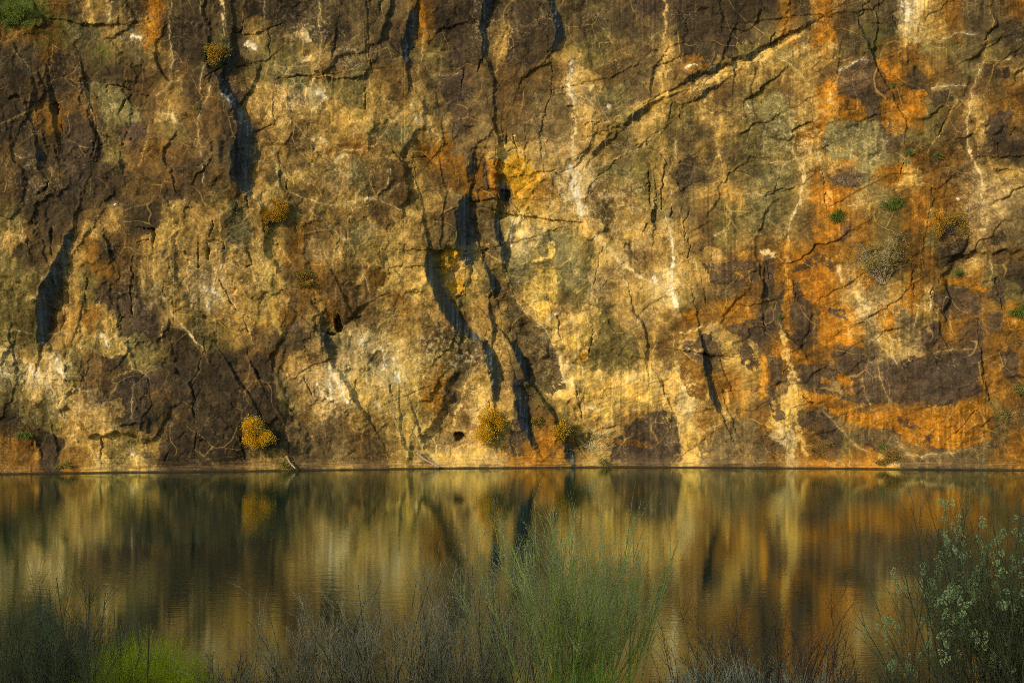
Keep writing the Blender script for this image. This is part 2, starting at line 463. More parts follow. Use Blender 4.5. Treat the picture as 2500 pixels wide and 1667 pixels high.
PATCH = '''
z7 h: 180,240 290,240 315,370 300,450 240,520 170,530 110,470 110,340 160,320
z7 h: 130,190 240,170 250,60 300,90 300,160 180,205
z7 h: 240,600 310,590 330,720 290,730
z7 h: 420,640 510,600 510,690 420,760
z7 q: 450,790 500,760 510,830 460,860
z7 g: 320,30 400,60 520,300 430,400 340,300
z7 g: 0,200 160,200 110,330 50,330
z7 e: 0,300 60,480 200,600 300,780 340,900 370,1000 300,1050 200,1000 120,850 60,720 0,660
z6 e: 1390,670 1480,700 1480,800 1350,1000 1280,1200 1200,1160 1200,1060 1270,950 1280,800 1330,720
z7 v: 920,1170 1040,1170 1080,1260 1110,1360 1120,1480 960,1490 670,1490 680,1300 820,1200
z7 m: 690,1320 820,1330 900,1390 940,1400 700,1375
z7 u: 1220,1330 1420,1250 1600,1200 1620,1490 1220,1500
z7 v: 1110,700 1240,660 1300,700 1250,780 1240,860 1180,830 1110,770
z7 m: 1100,780 1180,840 1240,880 1270,1100 1150,1060 1100,950
z7 r: 1350,480 1500,440 1540,500 1500,560 1360,550
z7 r: 1120,520 1200,490 1230,560 1150,580
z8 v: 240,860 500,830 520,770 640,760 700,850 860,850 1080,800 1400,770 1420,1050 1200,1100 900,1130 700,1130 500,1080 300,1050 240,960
z8 r: 380,1130 640,1170 900,1200 1100,1130 1420,1080 1470,1180 1440,1340 1200,1410 1000,1350 820,1290 600,1230
z8 u: 380,1150 560,1230 800,1300 1000,1380 1100,1420 1480,1340 1430,1500 900,1510 760,1400 600,1330
z8 v: 860,1190 960,1230 1050,1300 900,1240
z8 r: 490,910 560,910 600,960 540,1010 500,980
z8 r: 400,940 450,990 390,980
z8 r: 230,280 330,220 470,260 460,420 360,450 290,430 250,350
z8 r: 370,490 560,560 550,620 480,650 400,600
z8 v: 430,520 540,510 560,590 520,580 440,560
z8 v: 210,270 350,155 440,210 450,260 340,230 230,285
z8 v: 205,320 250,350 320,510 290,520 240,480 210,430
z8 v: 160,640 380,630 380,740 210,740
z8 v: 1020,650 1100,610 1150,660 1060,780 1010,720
z8 d: 1140,110 1260,40 1310,90 1240,180 1160,210
z8 d: 1460,40 1540,20 1570,80 1500,120 1450,90
z4 v: 470,470 560,430 660,390 720,500 720,560 640,630 480,600
z4 r: 460,620 620,640 620,760 540,790 480,770
z4 r: 370,-20 430,-20 420,150 400,270 360,250
z4 r: 340,540 440,530 440,640 370,640
z4 r: 360,680 430,670 400,830 350,830
z4 r: 730,370 820,370 870,480 840,540 780,480 740,420
z4 g: 410,790 560,790 640,780 740,780 800,900 790,1000 700,1040 450,1000 390,880
z4 v: 450,1100 640,1100 640,1170 560,1190 460,1150
z4 r: 430,1180 560,1180 660,1190 430,1270
z4 r: 330,1040 400,1050 390,1130 330,1150
z4 r: 340,1170 390,1180 370,1290 330,1290
z4 v: 1400,800 1480,720 1600,700 1560,850 1420,890
z4 d: 1480,460 1560,430 1580,510 1490,520
z4 d: 1090,600 1220,560 1230,640 1100,700
z4 r: 870,560 1050,600 1060,720 930,780 870,650
z4 r: 800,1060 890,1020 900,1150 830,1210 790,1150
z4 m: 900,310 1040,280 1030,420 880,500
z4 g: 0,620 120,580 250,830 200,960 0,1000
z3 d: 1100,-20 1690,-20 1600,110 1520,190 1440,180 1400,260 1330,420 1200,470 1120,430 1090,220
z3 m: 1120,350 1240,360 1330,430 1190,490 1120,440
z3 q: 0,970 100,1000 230,1130 220,1180 150,1200 0,1090
z3 d: 1110,1020 1230,990 1190,1120 1130,1240 1090,1200
z3 v: 830,0 990,0 990,150 900,120
z2 r: 1210,850 1270,900 1280,940 1180,960 1215,910
z2 r: 1060,960 1180,940 1160,1000 1080,1010
z2 m: 540,940 680,920 780,930 700,975 560,965
z2 r: 1490,1030 1560,1010 1555,1240 1430,1270 1380,1220 1500,1200
z2 m: 1210,1000 1330,1000 1370,1180 1340,1260 1240,1180
z2 v: 1200,480 1340,440 1340,640 1380,850 1270,880 1220,640
z2 d: 1130,0 1400,-20 1420,150 1250,170 1160,200
z2 g: 140,500 360,520 360,560 150,530
z2 o: 450,510 700,520 710,680 460,640
z2 r: 1040,10 1075,30 1070,150 1040,140
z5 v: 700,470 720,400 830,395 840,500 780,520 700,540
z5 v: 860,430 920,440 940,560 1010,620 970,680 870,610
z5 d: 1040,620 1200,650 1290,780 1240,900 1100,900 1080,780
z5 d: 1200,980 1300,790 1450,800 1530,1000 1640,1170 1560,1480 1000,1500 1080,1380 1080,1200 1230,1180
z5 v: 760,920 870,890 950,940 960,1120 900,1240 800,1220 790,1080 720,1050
z5 d: 90,110 200,60 215,150 70,180
z5 m: 0,1380 150,1330 230,1360 250,1540 0,1545
z5 d: 240,1290 320,1300 360,1540 250,1540 240,1440
z5 m: 560,220 660,230 680,300 580,270
z6 d: 0,820 100,760 150,1000 150,1250 0,1200
z6 v: 200,600 290,590 330,680 200,660
z6 u: 180,1240 500,1200 560,1300 700,1490 250,1500
z6 m: 770,250 860,270 850,350 800,340
z6 y: 700,140 900,120 940,230 820,250 690,200
z6 y: 1020,260 1110,250 1140,380 1100,480 1030,420
z6 q: 1190,150 1330,140 1330,170 1280,190 1280,250 1200,290
z6 q: 1220,310 1330,310 1330,390 1260,450
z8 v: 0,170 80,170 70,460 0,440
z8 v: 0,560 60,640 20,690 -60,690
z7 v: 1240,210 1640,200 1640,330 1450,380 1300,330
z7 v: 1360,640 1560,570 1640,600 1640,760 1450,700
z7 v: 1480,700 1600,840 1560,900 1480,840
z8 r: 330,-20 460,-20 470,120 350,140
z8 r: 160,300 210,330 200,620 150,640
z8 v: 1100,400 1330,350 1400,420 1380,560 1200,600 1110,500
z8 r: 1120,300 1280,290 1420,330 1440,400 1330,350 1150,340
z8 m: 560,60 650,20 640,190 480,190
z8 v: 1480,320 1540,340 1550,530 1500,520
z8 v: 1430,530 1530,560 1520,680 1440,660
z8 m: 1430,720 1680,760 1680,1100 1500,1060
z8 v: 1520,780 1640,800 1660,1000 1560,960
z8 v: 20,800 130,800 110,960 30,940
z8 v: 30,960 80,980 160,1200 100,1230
z3 d: 0,-20 270,-20 330,180 250,340 130,420 0,420
z2 d: 1400,-20 1480,-20 1470,200 1400,180
z2 v: 1640,0 1673,0 1673,420 1640,400
z2 e: 1420,1290 1540,1285 1530,1568 1412,1568
z6 e: 1412,-10 1530,-10 1590,150 1520,220 1500,300 1450,150
z2 o: 600,1010 700,1010 760,1200 700,1280 640,1180
z1 r: 910,-20 990,-20 1000,280 930,280
z1 v: 400,740 520,720 600,830 560,900 600,1000 560,1180 470,1250 390,1000
z1 v: 780,860 850,760 940,760 950,860 900,900 800,910
z1 d: 320,330 470,340 530,480 540,600 460,560 330,600
z1 d: 20,520 150,510 210,600 180,740 60,690
z1 g: 340,120 520,155 640,170 600,250 440,230
z1 g: 560,520 820,590 790,680 660,800 620,640
'''
def inpoly(X, Y, P):
    r = np.zeros(X.shape, bool); n = len(P)
    for i in range(n):
        x0, y0 = P[i][:2]; x1, y1 = P[i - 1][:2]
        if y0 == y1: continue
        r ^= ((Y < y0) != (Y < y1)) & (X < (x1 - x0) * (Y - y0) / (y1 - y0) + x0)
    return r
KX = PX + 11 * cw[0] + 3 * vn(PX / 5, PY / 5, 1); KY = PY + 11 * cw[1] + 3 * vn(PX / 5, PY / 5, 6)
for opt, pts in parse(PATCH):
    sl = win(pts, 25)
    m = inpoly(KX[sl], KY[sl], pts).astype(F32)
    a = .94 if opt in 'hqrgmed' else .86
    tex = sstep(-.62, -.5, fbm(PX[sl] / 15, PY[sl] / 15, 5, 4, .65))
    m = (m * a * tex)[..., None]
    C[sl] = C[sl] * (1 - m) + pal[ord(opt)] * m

# mottling: large, middle and fine grain of the stone, rust and pale bloom
g1 = fbm(PX / 60, PY / 60, 9, 4, .6); g2 = fbm(PX / 11, PY / 11, 3, 3, .65); g3 = vn(PX / 2.6, PY / 2.6, 5)
g2 = np.tanh(2.2 * g2)
g6 = np.tanh(4 * fbm(PX / 26, PY / 26, 33, 5, .62))
C *= (1 + .09 * g1 + .12 * g2 + .13 * g3 + .07 * g6 + .08 * r1 + .10 * r2 * (1 - .4 * rightness) + .09 * r3 * rightness + .10 * r4 + .08 * r5)[..., None]
rustm = sstep(.25, .75, fbm(PX / 95, PY / 95, 14, 5, .62)) * (.25 + .3 * rightness)
C += (rustm[..., None] * np.array([16, 6, -16], F32)) * (C / 120)
streak = fbm(PX / 5.5, PY / 130, 10, 3, .6)
smask = sstep(2250, 2300, PX) * sstep(2480, 2420, PX) * sstep(960, 1010, PY) + .5 * sstep(260, 60, PY) + .45 * sstep(.1, .6, fbm(PX / 160, PY / 160, 15, 2)) + .5 * rightness * sstep(-.3, .3, fbm(PX / 120, PY / 200, 35, 2))
C *= (1 + .2 * streak * np.clip(smask, 0, 1))[..., None]

def blend(m, col):
    global C
    m = m[..., None]; C = C * (1 - m) + np.array(col, F32) * m
VEINS_LIT_LEDGE = '''
z1 c: 1085,0,5 1080,150,4 1075,330,5 1078,480,4
z1 c: 1425,0,9 1420,120,8 1418,230,5
z1 c: 1280,20,4 1275,80,3
z1 y: 560,0,12 575,150,13
z1 c: 700,20,8 690,130,8
z1 c: 95,330,3 180,430,4 200,480,3
z1 c: 1300,420,3 1290,500,3 1270,580,2
z1 c: 1135,490,4 1070,560,4 1000,610,4
z1 y: 960,800,4 965,870,4 930,960,4 900,1060,3
z1 c: 1345,520,2 1330,620,3 1265,760,2 1270,900,2 1300,1010,2
z1 c: 1300,1080,3 1310,1180,3
z1 c: 540,560,3 570,660,4 610,830,3 660,900,2
z1 c: 100,980,3 160,1020,3 210,1000,3
z1 c: 1200,1280,3 1110,1340,3
z1 w: 1425,595,8 1480,650,13 1540,740,7
z1 w: 840,215,12 905,240,10
z1 w: 1570,270,20 1620,285,18
z1 c: 1060,720,16 1110,740,18 1140,790,10
z1 w: 735,1310,9
z2 c: 415,0,5 420,130,6 425,290,5 420,370,5 370,480,8 370,600,8 375,740,4
z2 c: 60,0,3 55,140,3
z2 y: 725,100,4 730,300,5 740,450,5 755,600,8 740,700,5
z2 y: 1080,150,5 1075,270,5 1060,360,5 1050,500,3
z2 y: 1025,560,7 1015,680,8 1030,780,5
z2 c: 1020,680,4 960,720,3 870,780,4 800,870,4 780,920,5 700,960,4 570,970,4
z2 c: 1060,740,3 1110,820,3 1180,880,3
z2 y: 1550,270,4 1550,400,4 1530,480,3
z2 c: 120,940,4 120,1010,3 180,1080,3 220,1140,3
z2 c: 150,1040,3 165,1200,4
z2 y: 220,1150,6 330,1160,5 400,1180,4
z2 c: 230,1230,4 370,1280,6 460,1310,7 560,1310,4 700,1270,4 830,1260,3 930,1180,3
z2 c: 680,1270,3 800,1280,3 920,1330,4 1010,1370,3
z2 c: 370,1350,3 480,1450,4 600,1540,3
z2 y: 740,1060,4 740,1160,4 770,1240,3
z2 c: 860,1080,3 850,1200,3 770,1270,3
z2 c: 520,1040,12 560,1000,12 600,1000,10
z2 c: 390,920,14 440,905,14
z2 w: 420,590,20 440,620,14
z2 w: 1035,750,9 1042,775,9
z2 c: 300,380,28 370,370,30
z2 c: 330,180,22 340,250,26
z2 c: 1160,490,3 1320,450,3
z3 y: 1000,-10,9 1000,200,9 990,380,9 985,590,8 985,800,6 1000,1000,6 980,1120,5 990,1230,4
z3 w: 410,390,18 400,520,14 415,660,7
z3 c: 415,660,7 430,760,9 420,900,13 430,1000,10
z3 y: 500,820,4 740,740,6 900,660,10 1060,590,14 1130,560,6
z3 y: 1365,730,8 1360,850,14 1355,960,10 1385,1080,5 1395,1290,4 1420,1340,3 1410,1440,3 1400,1560,2
z3 c: 1410,1440,2 1340,1500,2
z3 y: 1350,980,4 1300,1110,3
z3 y: 1085,140,4 1095,260,5 1110,420,4
z3 c: 1070,880,5 1075,1000,5 1040,1080,4 1010,1160,4
z3 c: 1040,1180,3 1040,1290,4 1050,1330,3
z3 c: 1000,1340,6 1030,1450,6 1050,1560,5
z3 w: 400,1080,36 440,1200,30 470,1350,22
z3 y: 650,210,6 660,270,5
z3 c: 700,1010,3 830,940,4 940,850,3
z3 y: 1180,560,20 1300,500,28 1450,430,25 1560,370,22 1690,305,20
z3 c: 1440,1220,3 1673,1250,3
z3 w: 640,683,14 650,690,8
z3 w: 1155,435,12 1205,408,9
z3 w: 1545,680,12
z3 w: 500,745,8
z3 w: 80,1330,10 80,1420,9
z4 y: 0,375,13 100,310,13 350,150,5
z4 c: 280,1010,8 270,1150,9 265,1300,8 190,1430,8 180,1560,8
z4 q: 320,900,8 370,880,8 430,720,8 460,560,8 470,470,5
z4 y: 320,900,6 310,1010,6
z4 y: 360,890,4 360,980,4 410,1130,3
z4 c: 90,340,3 200,420,3 310,530,3
z4 w: 900,20,24 930,110,24
z4 w: 970,10,20
z4 c: 1420,390,5 1380,480,4 1330,640,4 1300,780,8 1310,950,6
z4 y: 1450,20,5 1470,130,4 1440,260,4 1420,400,4
z4 c: 1310,960,10 1380,1100,8 1400,1280,10
z4 y: 1240,640,4 1180,760,4 1100,880,3 1040,980,2
z4 c: 210,800,2 210,940,3 240,1010,3
z4 c: 0,1035,3 260,1015,3
z4 w: 480,450,3 560,430,4 660,380,3
z4 w: 1130,260,3 1230,210,4 1360,225,4
z4 w: 1090,570,4 1200,550,5 1300,550,3
z4 c: 1480,400,4 1590,370,6
z4 c: 800,900,3 740,1000,3 700,1030,3
z4 c: 640,1280,8 560,1310,6
z4 c: 170,1030,3 130,1120,3 120,1180,2
z4 y: 860,1220,6 940,1120,6 980,1060,5
z4 c: 1080,1340,10 1060,1420,4
z4 w: 1245,1270,9
z5 c: 480,670,4 450,780,4 440,900,5
z5 c: 870,440,4 860,540,4
z5 y: 1040,560,5 1020,680,5 1015,760,6 970,810,4
z5 c: 1060,430,5 1100,530,6 1180,630,8 1260,720,8 1300,760,5
z5 c: 1300,770,4 1260,900,3 1210,980,3
z5 y: 740,620,4 790,740,6 840,850,5 860,890,4 760,930,3
z5 c: 860,890,3 930,910,3 960,950,3
z5 c: 855,1000,4 845,1200,4
z5 y: 1010,150,4 1000,330,4
z5 y: 920,260,5 930,400,4
z5 w: 640,690,10 670,680,8 690,740,8
z5 w: 350,850,18 380,920,14 420,940,12
z5 w: 180,890,10 230,940,14
z5 w: 0,920,20 30,930,10
z5 c: 210,440,2 350,440,2
z5 c: 300,665,3 440,660,2
z5 c: 50,640,2 200,670,2
z5 c: 1450,420,4 1530,530,8 1590,640,6 1620,740,4
z5 w: 1330,450,6 1340,520,10
z5 c: 360,1080,8 375,1150,8 380,1220,4
z5 w: 820,1400,12 860,1460,12
z5 w: 940,1465,8
z5 w: 1330,380,30 1390,410,26
z5 c: 520,1030,6 560,1040,6
z5 c: 1260,1400,3 1380,1500,3
z6 c: 690,200,4 700,300,4 740,400,5 745,460,4
z6 c: 560,20,3 680,200,3
z6 y: 200,150,4 280,250,3
z6 c: 0,250,3 40,380,3 70,560,2
z6 h: 70,200,20 110,420,20 150,620,20 190,680,10
z6 w: 690,700,16
z6 w: 820,760,10 830,900,12
z6 w: 900,830,12 920,980,14
z6 c: 760,870,4 860,980,4 870,1130,5 930,1280,5 980,1390,6
z6 c: 720,910,8 750,1050,10 790,1130,10
z6 w: 500,880,14 560,1000,18 600,1100,12
z6 w: 400,1000,14 460,1080,10
z6 w: 480,960,10 490,1100,8
z6 y: 1470,800,5 1350,990,8 1310,1120,14 1270,1250,14
z6 y: 1400,1290,6 1260,1280,6 1200,1290,5
z6 c: 980,470,4 900,500,4 870,560,4 950,560,3
z6 c: 1000,420,3 1040,470,4
z6 c: 1030,1250,8 1040,1340,8 1120,1440,10 1180,1500,6
z6 c: 690,1080,4 520,1210,3
z6 w: 210,1050,8
z6 c: 600,990,4 660,900,2
z2 w: 1650,1300,7 1655,1560,9
z7 c: 550,40,14 620,100,16 680,180,16 760,230,14 830,290,12 950,340,6 1020,400,8
z7 c: 700,280,6 760,340,6 790,410,5
z7 w: 1040,0,6 1050,100,8 1065,190,10 1055,270,12 1040,330,6 1050,400,14 1090,480,12
z7 w: 930,300,14 950,330,8
z7 c: 1200,200,5 1240,290,5 1260,380,4
z7 c: 30,420,4 100,510,5 200,600,6 270,690,6 320,790,8 340,890,8 370,980,10 430,1040,7 470,1120,8 480,1250,5
z7 w: 230,600,6 300,550,8
z7 c: 380,880,8 440,880,4
z7 y: 540,880,4 560,980,4 600,1140,4 620,1260,4 640,1340,3
z7 w: 480,1140,7 570,1130,11
z7 y: 1050,660,4 1080,860,7 1090,960,8 1050,1040,8 1040,1140,10 1100,1200,14 1130,1260,16 1130,1360,14 1140,1500,16
z7 y: 1220,1300,10 1220,1480,8
z7 y: 910,1180,4 905,1290,5 950,1360,5
z7 y: 940,590,5 930,720,5 930,860,5
z7 y: 880,900,3 880,1080,3
z7 c: 1100,660,8 1200,640,8 1240,600,8
z7 y: 1350,690,6 1390,760,6 1420,830,4
z7 q: 1640,800,12 1630,960,14 1620,1080,10
z7 c: 1430,1200,4 1360,1240,4 1230,1300,4
z7 y: 1400,1020,8 1420,1120,8
z7 q: 1520,1050,6 1510,1150,10 1490,1200,8
z7 c: 1640,150,22 1700,150,20
z8 q: 180,60,14 170,180,10 170,270,10 190,380,8 160,480,6
z8 y: 130,600,14 160,780,16 190,900,20 210,1000,20 170,1080,14 220,1180,20 260,1340,18 280,1430,14
z8 q: 15,800,10 20,950,14 20,1050,10
z8 c: 130,1240,14 120,1360,20
z8 c: 500,250,14 510,330,10
z8 c: 610,400,14 650,480,16 700,520,10
z8 y: 560,420,8 640,330,10
z8 c: 1460,180,4 1475,280,5 1460,350,4
z8 y: 890,640,4 960,690,4 1010,700,3
z8 c: 700,700,5 740,710,4 760,680,4
z8 c: 820,670,4 840,800,5 870,860,3
z8 y: 750,850,4 770,970,4 820,1100,4
z8 y: 650,950,3 660,1060,4 700,1120,3
z8 c: 870,1340,3 930,1430,3 990,1490,3
z8 c: 400,1150,2 560,1330,2 680,1430,2
z8 c: 890,1440,2 1200,1430,2 1350,1390,2
z8 y: 1100,790,6 1200,770,5 1390,770,3
z8 y: 690,850,6 790,840,4
z8 c: 1090,400,8 1080,520,6
z8 c: 1000,480,8 960,620,5
'''
VC = dict(c=(230, 194, 128), y=(224, 174, 84), w=(248, 228, 192), q=(210, 138, 34), h=PAL['h'])
brk = fbm(PX / 9, PY / 9, 13, 3, .6)
for opt, pts in parse(VEINS_LIT_LEDGE):  # pale veins; the wide slanting upper-right bands paint sunlight onto the ledge
    if len(pts) == 1: pts = np.vstack([pts, pts + [[2, 2, 0]]])
    sl = win(pts, 40)
    dist, sg, w = polydist(JX[sl] + 3 * cw[0][sl], JY[sl] + 3 * cw[1][sl], pts)
    w = np.maximum(w * np.where(w < 3, .62, .85), .7)
    core = np.clip(1.5 - dist / w + .9 * brk[sl] * np.clip(w / 3, .4, 1), 0, 1)
    halo = .22 * np.exp(-(dist / (w * 1.8 + 4)) ** 2)
    m = (np.maximum(core * np.where(w < 2, .66, .85), halo) * (.75 + .35 * np.clip(brk[sl] + .3, -1, 1)))[..., None].clip(0, .95)
    C[sl] = C[sl] * (1 - m) + np.array(VC[opt], F32) * m
# web of thin calcite threads, pale crust and lichen spots, dense where the photograph has them
def ridge(scale, seed, wob, width):
    x = PX / scale + wob * fbm(PX / (scale * 1.6), PY / (scale * 1.6), seed + 3, 3); y = PY / scale + wob * fbm(PX / (scale * 1.6), PY / (scale * 1.6), seed + 5, 3)
    f1, f2, bi, dx, dy = cells(x, y, seed, 1.0)
    return sstep(width, .0, (f2 - f1) * scale)
lum = C.mean(-1)
dens = sstep(70, 150, lum) * (.55 + .45 * sstep(-.2, .4, fbm(PX / 210, PY / 210, 16, 2))) + .12
blend((ridge(46, 4, .9, 2.6) * sstep(-.3, .4, fbm(PX / 70, PY / 70, 17, 3)) * dens * .95).clip(0, .8), VC['c'])
blend((ridge(19, 7, .9, 1.9) * sstep(-.15, .4, fbm(PX / 90, PY / 90, 19, 3)) * dens * .9).clip(0, .8), VC['c'])
blend((ridge(95, 11, .5, 2.6) * sstep(-.3, .4, fbm(PX / 60, PY / 60, 21, 2)) * .5), VC['y'])
for e, wd, sc, sd_, am in ((e1, .022, 110, 41, .6), (e2, .04, 80, 43, .75), (e3, .03, 80, 45, .5), (e4, .09, 60, 47, .7), (e5, .16, 70, 49, .5)):
    blend((sstep(wd, wd * .2, e) * sstep(.05, .5, fbm(PX / sc, PY / sc, sd_, 3)) * dens * am).clip(0, .85), VC['c'])
aniso = fbm((PX * .88 + PY * .47) / 46, (-PX * .47 + PY * .88) / 11, 29, 3)
blend((sstep(.10, .0, np.abs(aniso)) * sstep(.0, .5, fbm(PX / 80, PY / 80, 31, 3)) * dens * .55 * lowleft).clip(0, .8), VC['c'])
for (x, y, rx, ry, a, thr) in [(1960, 330, 110, 110, .8, .2), (1820, 260, 60, 60, .5, .25), (750, 70, 90, 60, .7, .2), (850, 150, 50, 60, .6, .2), (1480, 470, 130, 60, .7, .2), (1560, 560, 120, 70, .8, .15),
        (1330, 560, 80, 60, .6, .2), (1130, 850, 70, 80, .8, .15), (1330, 850, 60, 90, .5, .2), (100, 430, 90, 80, .4, .2), (700, 230, 60, 60, .8, .1), (2230, 60, 60, 50, .9, .05), (2080, 360, 100, 70, .35, .25),
        (1640, 950, 70, 80, .8, .1), (1380, 470, 60, 80, .9, .05), (1040, 860, 60, 80, .8, .1), (830, 950, 90, 90, .8, .1), (100, 930, 110, 50, .9, .1), (200, 1000, 120, 70, .5, .2), (1250, 600, 60, 120, .5, .1),
        (400, 700, 160, 90, .45, .2), (560, 640, 120, 100, .5, .15), (1180, 50, 40, 100, .6, .2), (330, 90, 50, 20, .7, .1), (2380, 480, 80, 120, .5, .2), (2130, 760, 110, 70, .6, .1)]:
    q = np.exp(-((PX - x) / rx) ** 2 - ((PY - y) / ry) ** 2)
    sp = sstep(thr + .15, thr + .4, fbm(PX / 7, PY / 7, 23, 4, .7) + .45 * (q - .5))
    blend((sp * q * a * .7).astype(F32), (222, 196, 148))
spk = sstep(.62, .85, vn(PX / 2.4, PY / 2.4, 26) * .7 + .45 * fbm(PX / 40, PY / 40, 27, 3))
blend(spk * .25, (220, 196, 150))
# grey fracture faces, darkened to blue-grey to paint in their shade; moss in some; waterline: a washed pale band, then a dark algal tide line
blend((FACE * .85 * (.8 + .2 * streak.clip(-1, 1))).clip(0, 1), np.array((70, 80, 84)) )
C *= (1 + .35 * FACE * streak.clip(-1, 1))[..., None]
band = np.exp(-((WL[None, :] - PY - 12) / 9) ** 2).astype(F32) * (.6 + .4 * vn(PX / 60, PY / 2.5, 8))
blend((band * .4).clip(0, 1).astype(F32), (180, 142, 92))
tide = sstep(4.2, 2.2, WL[None, :] - PY + .8 * vn(PX / 20, PY / 20, 3))
blend((tide * .85).astype(F32), (52, 44, 34))
for (x, y, rx, ry) in [(30, 20, 95, 50), (120, 95, 60, 25), (235, 130, 40, 40), (150, 50, 60, 30), (2140, 90, 60, 60)]:
    q = sstep(1.1, .4, np.sqrt(((KX - x) / rx) ** 2 + ((KY - y) / ry) ** 2)) * sstep(-.4, .3, g2)
    blend((q * .55).astype(F32), (70, 76, 24))

# ILLUM turns the traced colours into reflectances of the stone under this sun
ILLUM = np.array([1.14, 1.02, .97], F32)
A = s2l(np.clip(C, 4, 250)) / ILLUM
A = np.clip(A, .006, .85).astype(F32)

ny, nx = PX.shape
X = (PX - CX) * D0[None, :] / F_PX; Z = CAM_Z + (HOR - PY) * D0[None, :] / F_PX; Y = D0[None, :] - H
V = np.stack([X, Y, Z], -1).reshape(-1, 3)
idx = np.arange(ny * nx).reshape(ny, nx)
Q = np.stack([idx[:-1, :-1], idx[1:, :-1], idx[1:, 1:], idx[:-1, 1:]], -1).reshape(-1, 4)
# the top rounds back into a plateau behind the face
back = []
for k, (dy, dz) in enumerate([(1.5, .5), (6, 1.2), (25, 2.0)]):
    r = V[:nx].copy(); r[:, 1] += dy; r[:, 2] += dz; back.append(r)
base = ny * nx
rows = [idx[0]] + [np.arange(nx) + base + k * nx for k in range(3)]
for a, b in zip(rows[:-1], rows[1:]): Q = np.vstack([Q, np.stack([a[:-1], a[1:], b[1:], b[:-1]], -1)])
V = np.vstack([V] + back)
ACOL = np.ones((len(V), 4), F32)
ACOL[:base, :3] = A.reshape(-1, 3); ACOL[base:, :3] = (.10, .09, .04)

def surf(px, py):
    """point on the cliff face seen at that place of the photograph"""
    i = int(np.argmin(np.abs(GX - px))); j = int(np.argmin(np.abs(GY - py)))
    w = slice(max(0, j - 6), j + 7), slice(max(0, i - 6), i + 7)
    return Vector((X[j, i], float(Y[w].min()), Z[j, i]))

# ------------------------------------------------------------------ materials
def new_mat(name):
    m = bpy.data.materials.new(name); m.use_nodes = True
    nt = m.node_tree; b = nt.nodes['Principled BSDF']
    return m, nt, b
def nd(nt, t, **kw):
    n = nt.nodes.new(t)
    for k, v in kw.items(): setattr(n, k, v)
    return n
def rock_mat():
    m, nt, b = new_mat('rock')
    at = nd(nt, 'ShaderNodeAttribute', attribute_name='stone'); tc = nd(nt, 'ShaderNodeTexCoord')
    n1 = nd(nt, 'ShaderNodeTexNoise'); n1.inputs['Scale'].default_value = 26; n1.inputs['Detail'].default_value = 6; n1.inputs['Roughness'].default_value = .7
    nt.links.new(tc.outputs['Object'], n1.inputs['Vector'])
    mr = nd(nt, 'ShaderNodeMapRange'); mr.inputs[1].default_value = .3; mr.inputs[2].default_value = .7; mr.inputs[3].default_value = .80; mr.inputs[4].default_value = 1.2
    nt.links.new(n1.outputs['Fac'], mr.inputs[0])
    mx = nd(nt, 'ShaderNodeMix', data_type='RGBA', blend_type='MULTIPLY'); mx.inputs[0].default_value = 1
    nt.links.new(at.outputs['Color'], mx.inputs[6]); nt.links.new(mr.outputs[0], mx.inputs[7])
    nt.links.new(mx.outputs[2], b.inputs['Base Color'])
    b.inputs['Roughness'].default_value = .82; b.inputs['Specular IOR Level'].default_value = .12
    bp = nd(nt, 'ShaderNodeBump'); bp.inputs['Strength'].default_value = .4; bp.inputs['Distance'].default_value = .03
    nt.links.new(n1.outputs['Fac'], bp.inputs['Height']); nt.links.new(bp.outputs[0], b.inputs['Normal'])
    return m
def plain(name, col, rough=.8, var=.35, scale=9., spec=.25, trans=0.):
    m, nt, b = new_mat(name)
    tc = nd(nt, 'ShaderNodeTexCoord'); n1 = nd(nt, 'ShaderNodeTexNoise'); n1.inputs['Scale'].default_value = scale; n1.inputs['Detail'].default_value = 3
    nt.links.new(tc.outputs['Object'], n1.inputs['Vector'])
    cr = nd(nt, 'ShaderNodeValToRGB')
    c = np.array(col); cr.color_ramp.elements[0].position = .3; cr.color_ramp.elements[1].position = .7
    cr.color_ramp.elements[0].color = (*np.clip(c * (1 - var), 0, 1), 1); cr.color_ramp.elements[1].color = (*np.clip(c * (1 + var), 0, 1), 1)
    nt.links.new(n1.outputs['Fac'], cr.inputs[0]); nt.links.new(cr.outputs[0], b.inputs['Base Color'])
    b.inputs['Roughness'].default_value = rough; b.inputs['Specular IOR Level'].default_value = spec
    if trans:
        tr = nd(nt, 'ShaderNodeBsdfTranslucent'); nt.links.new(cr.outputs[0], tr.inputs[0])
        ms = nd(nt, 'ShaderNodeMixShader'); ms.inputs[0].default_value = trans
        nt.links.new(b.outputs[0], ms.inputs[1]); nt.links.new(tr.outputs[0], ms.inputs[2])
        nt.links.new(ms.outputs[0], nt.nodes['Material Output'].inputs[0])
    return m
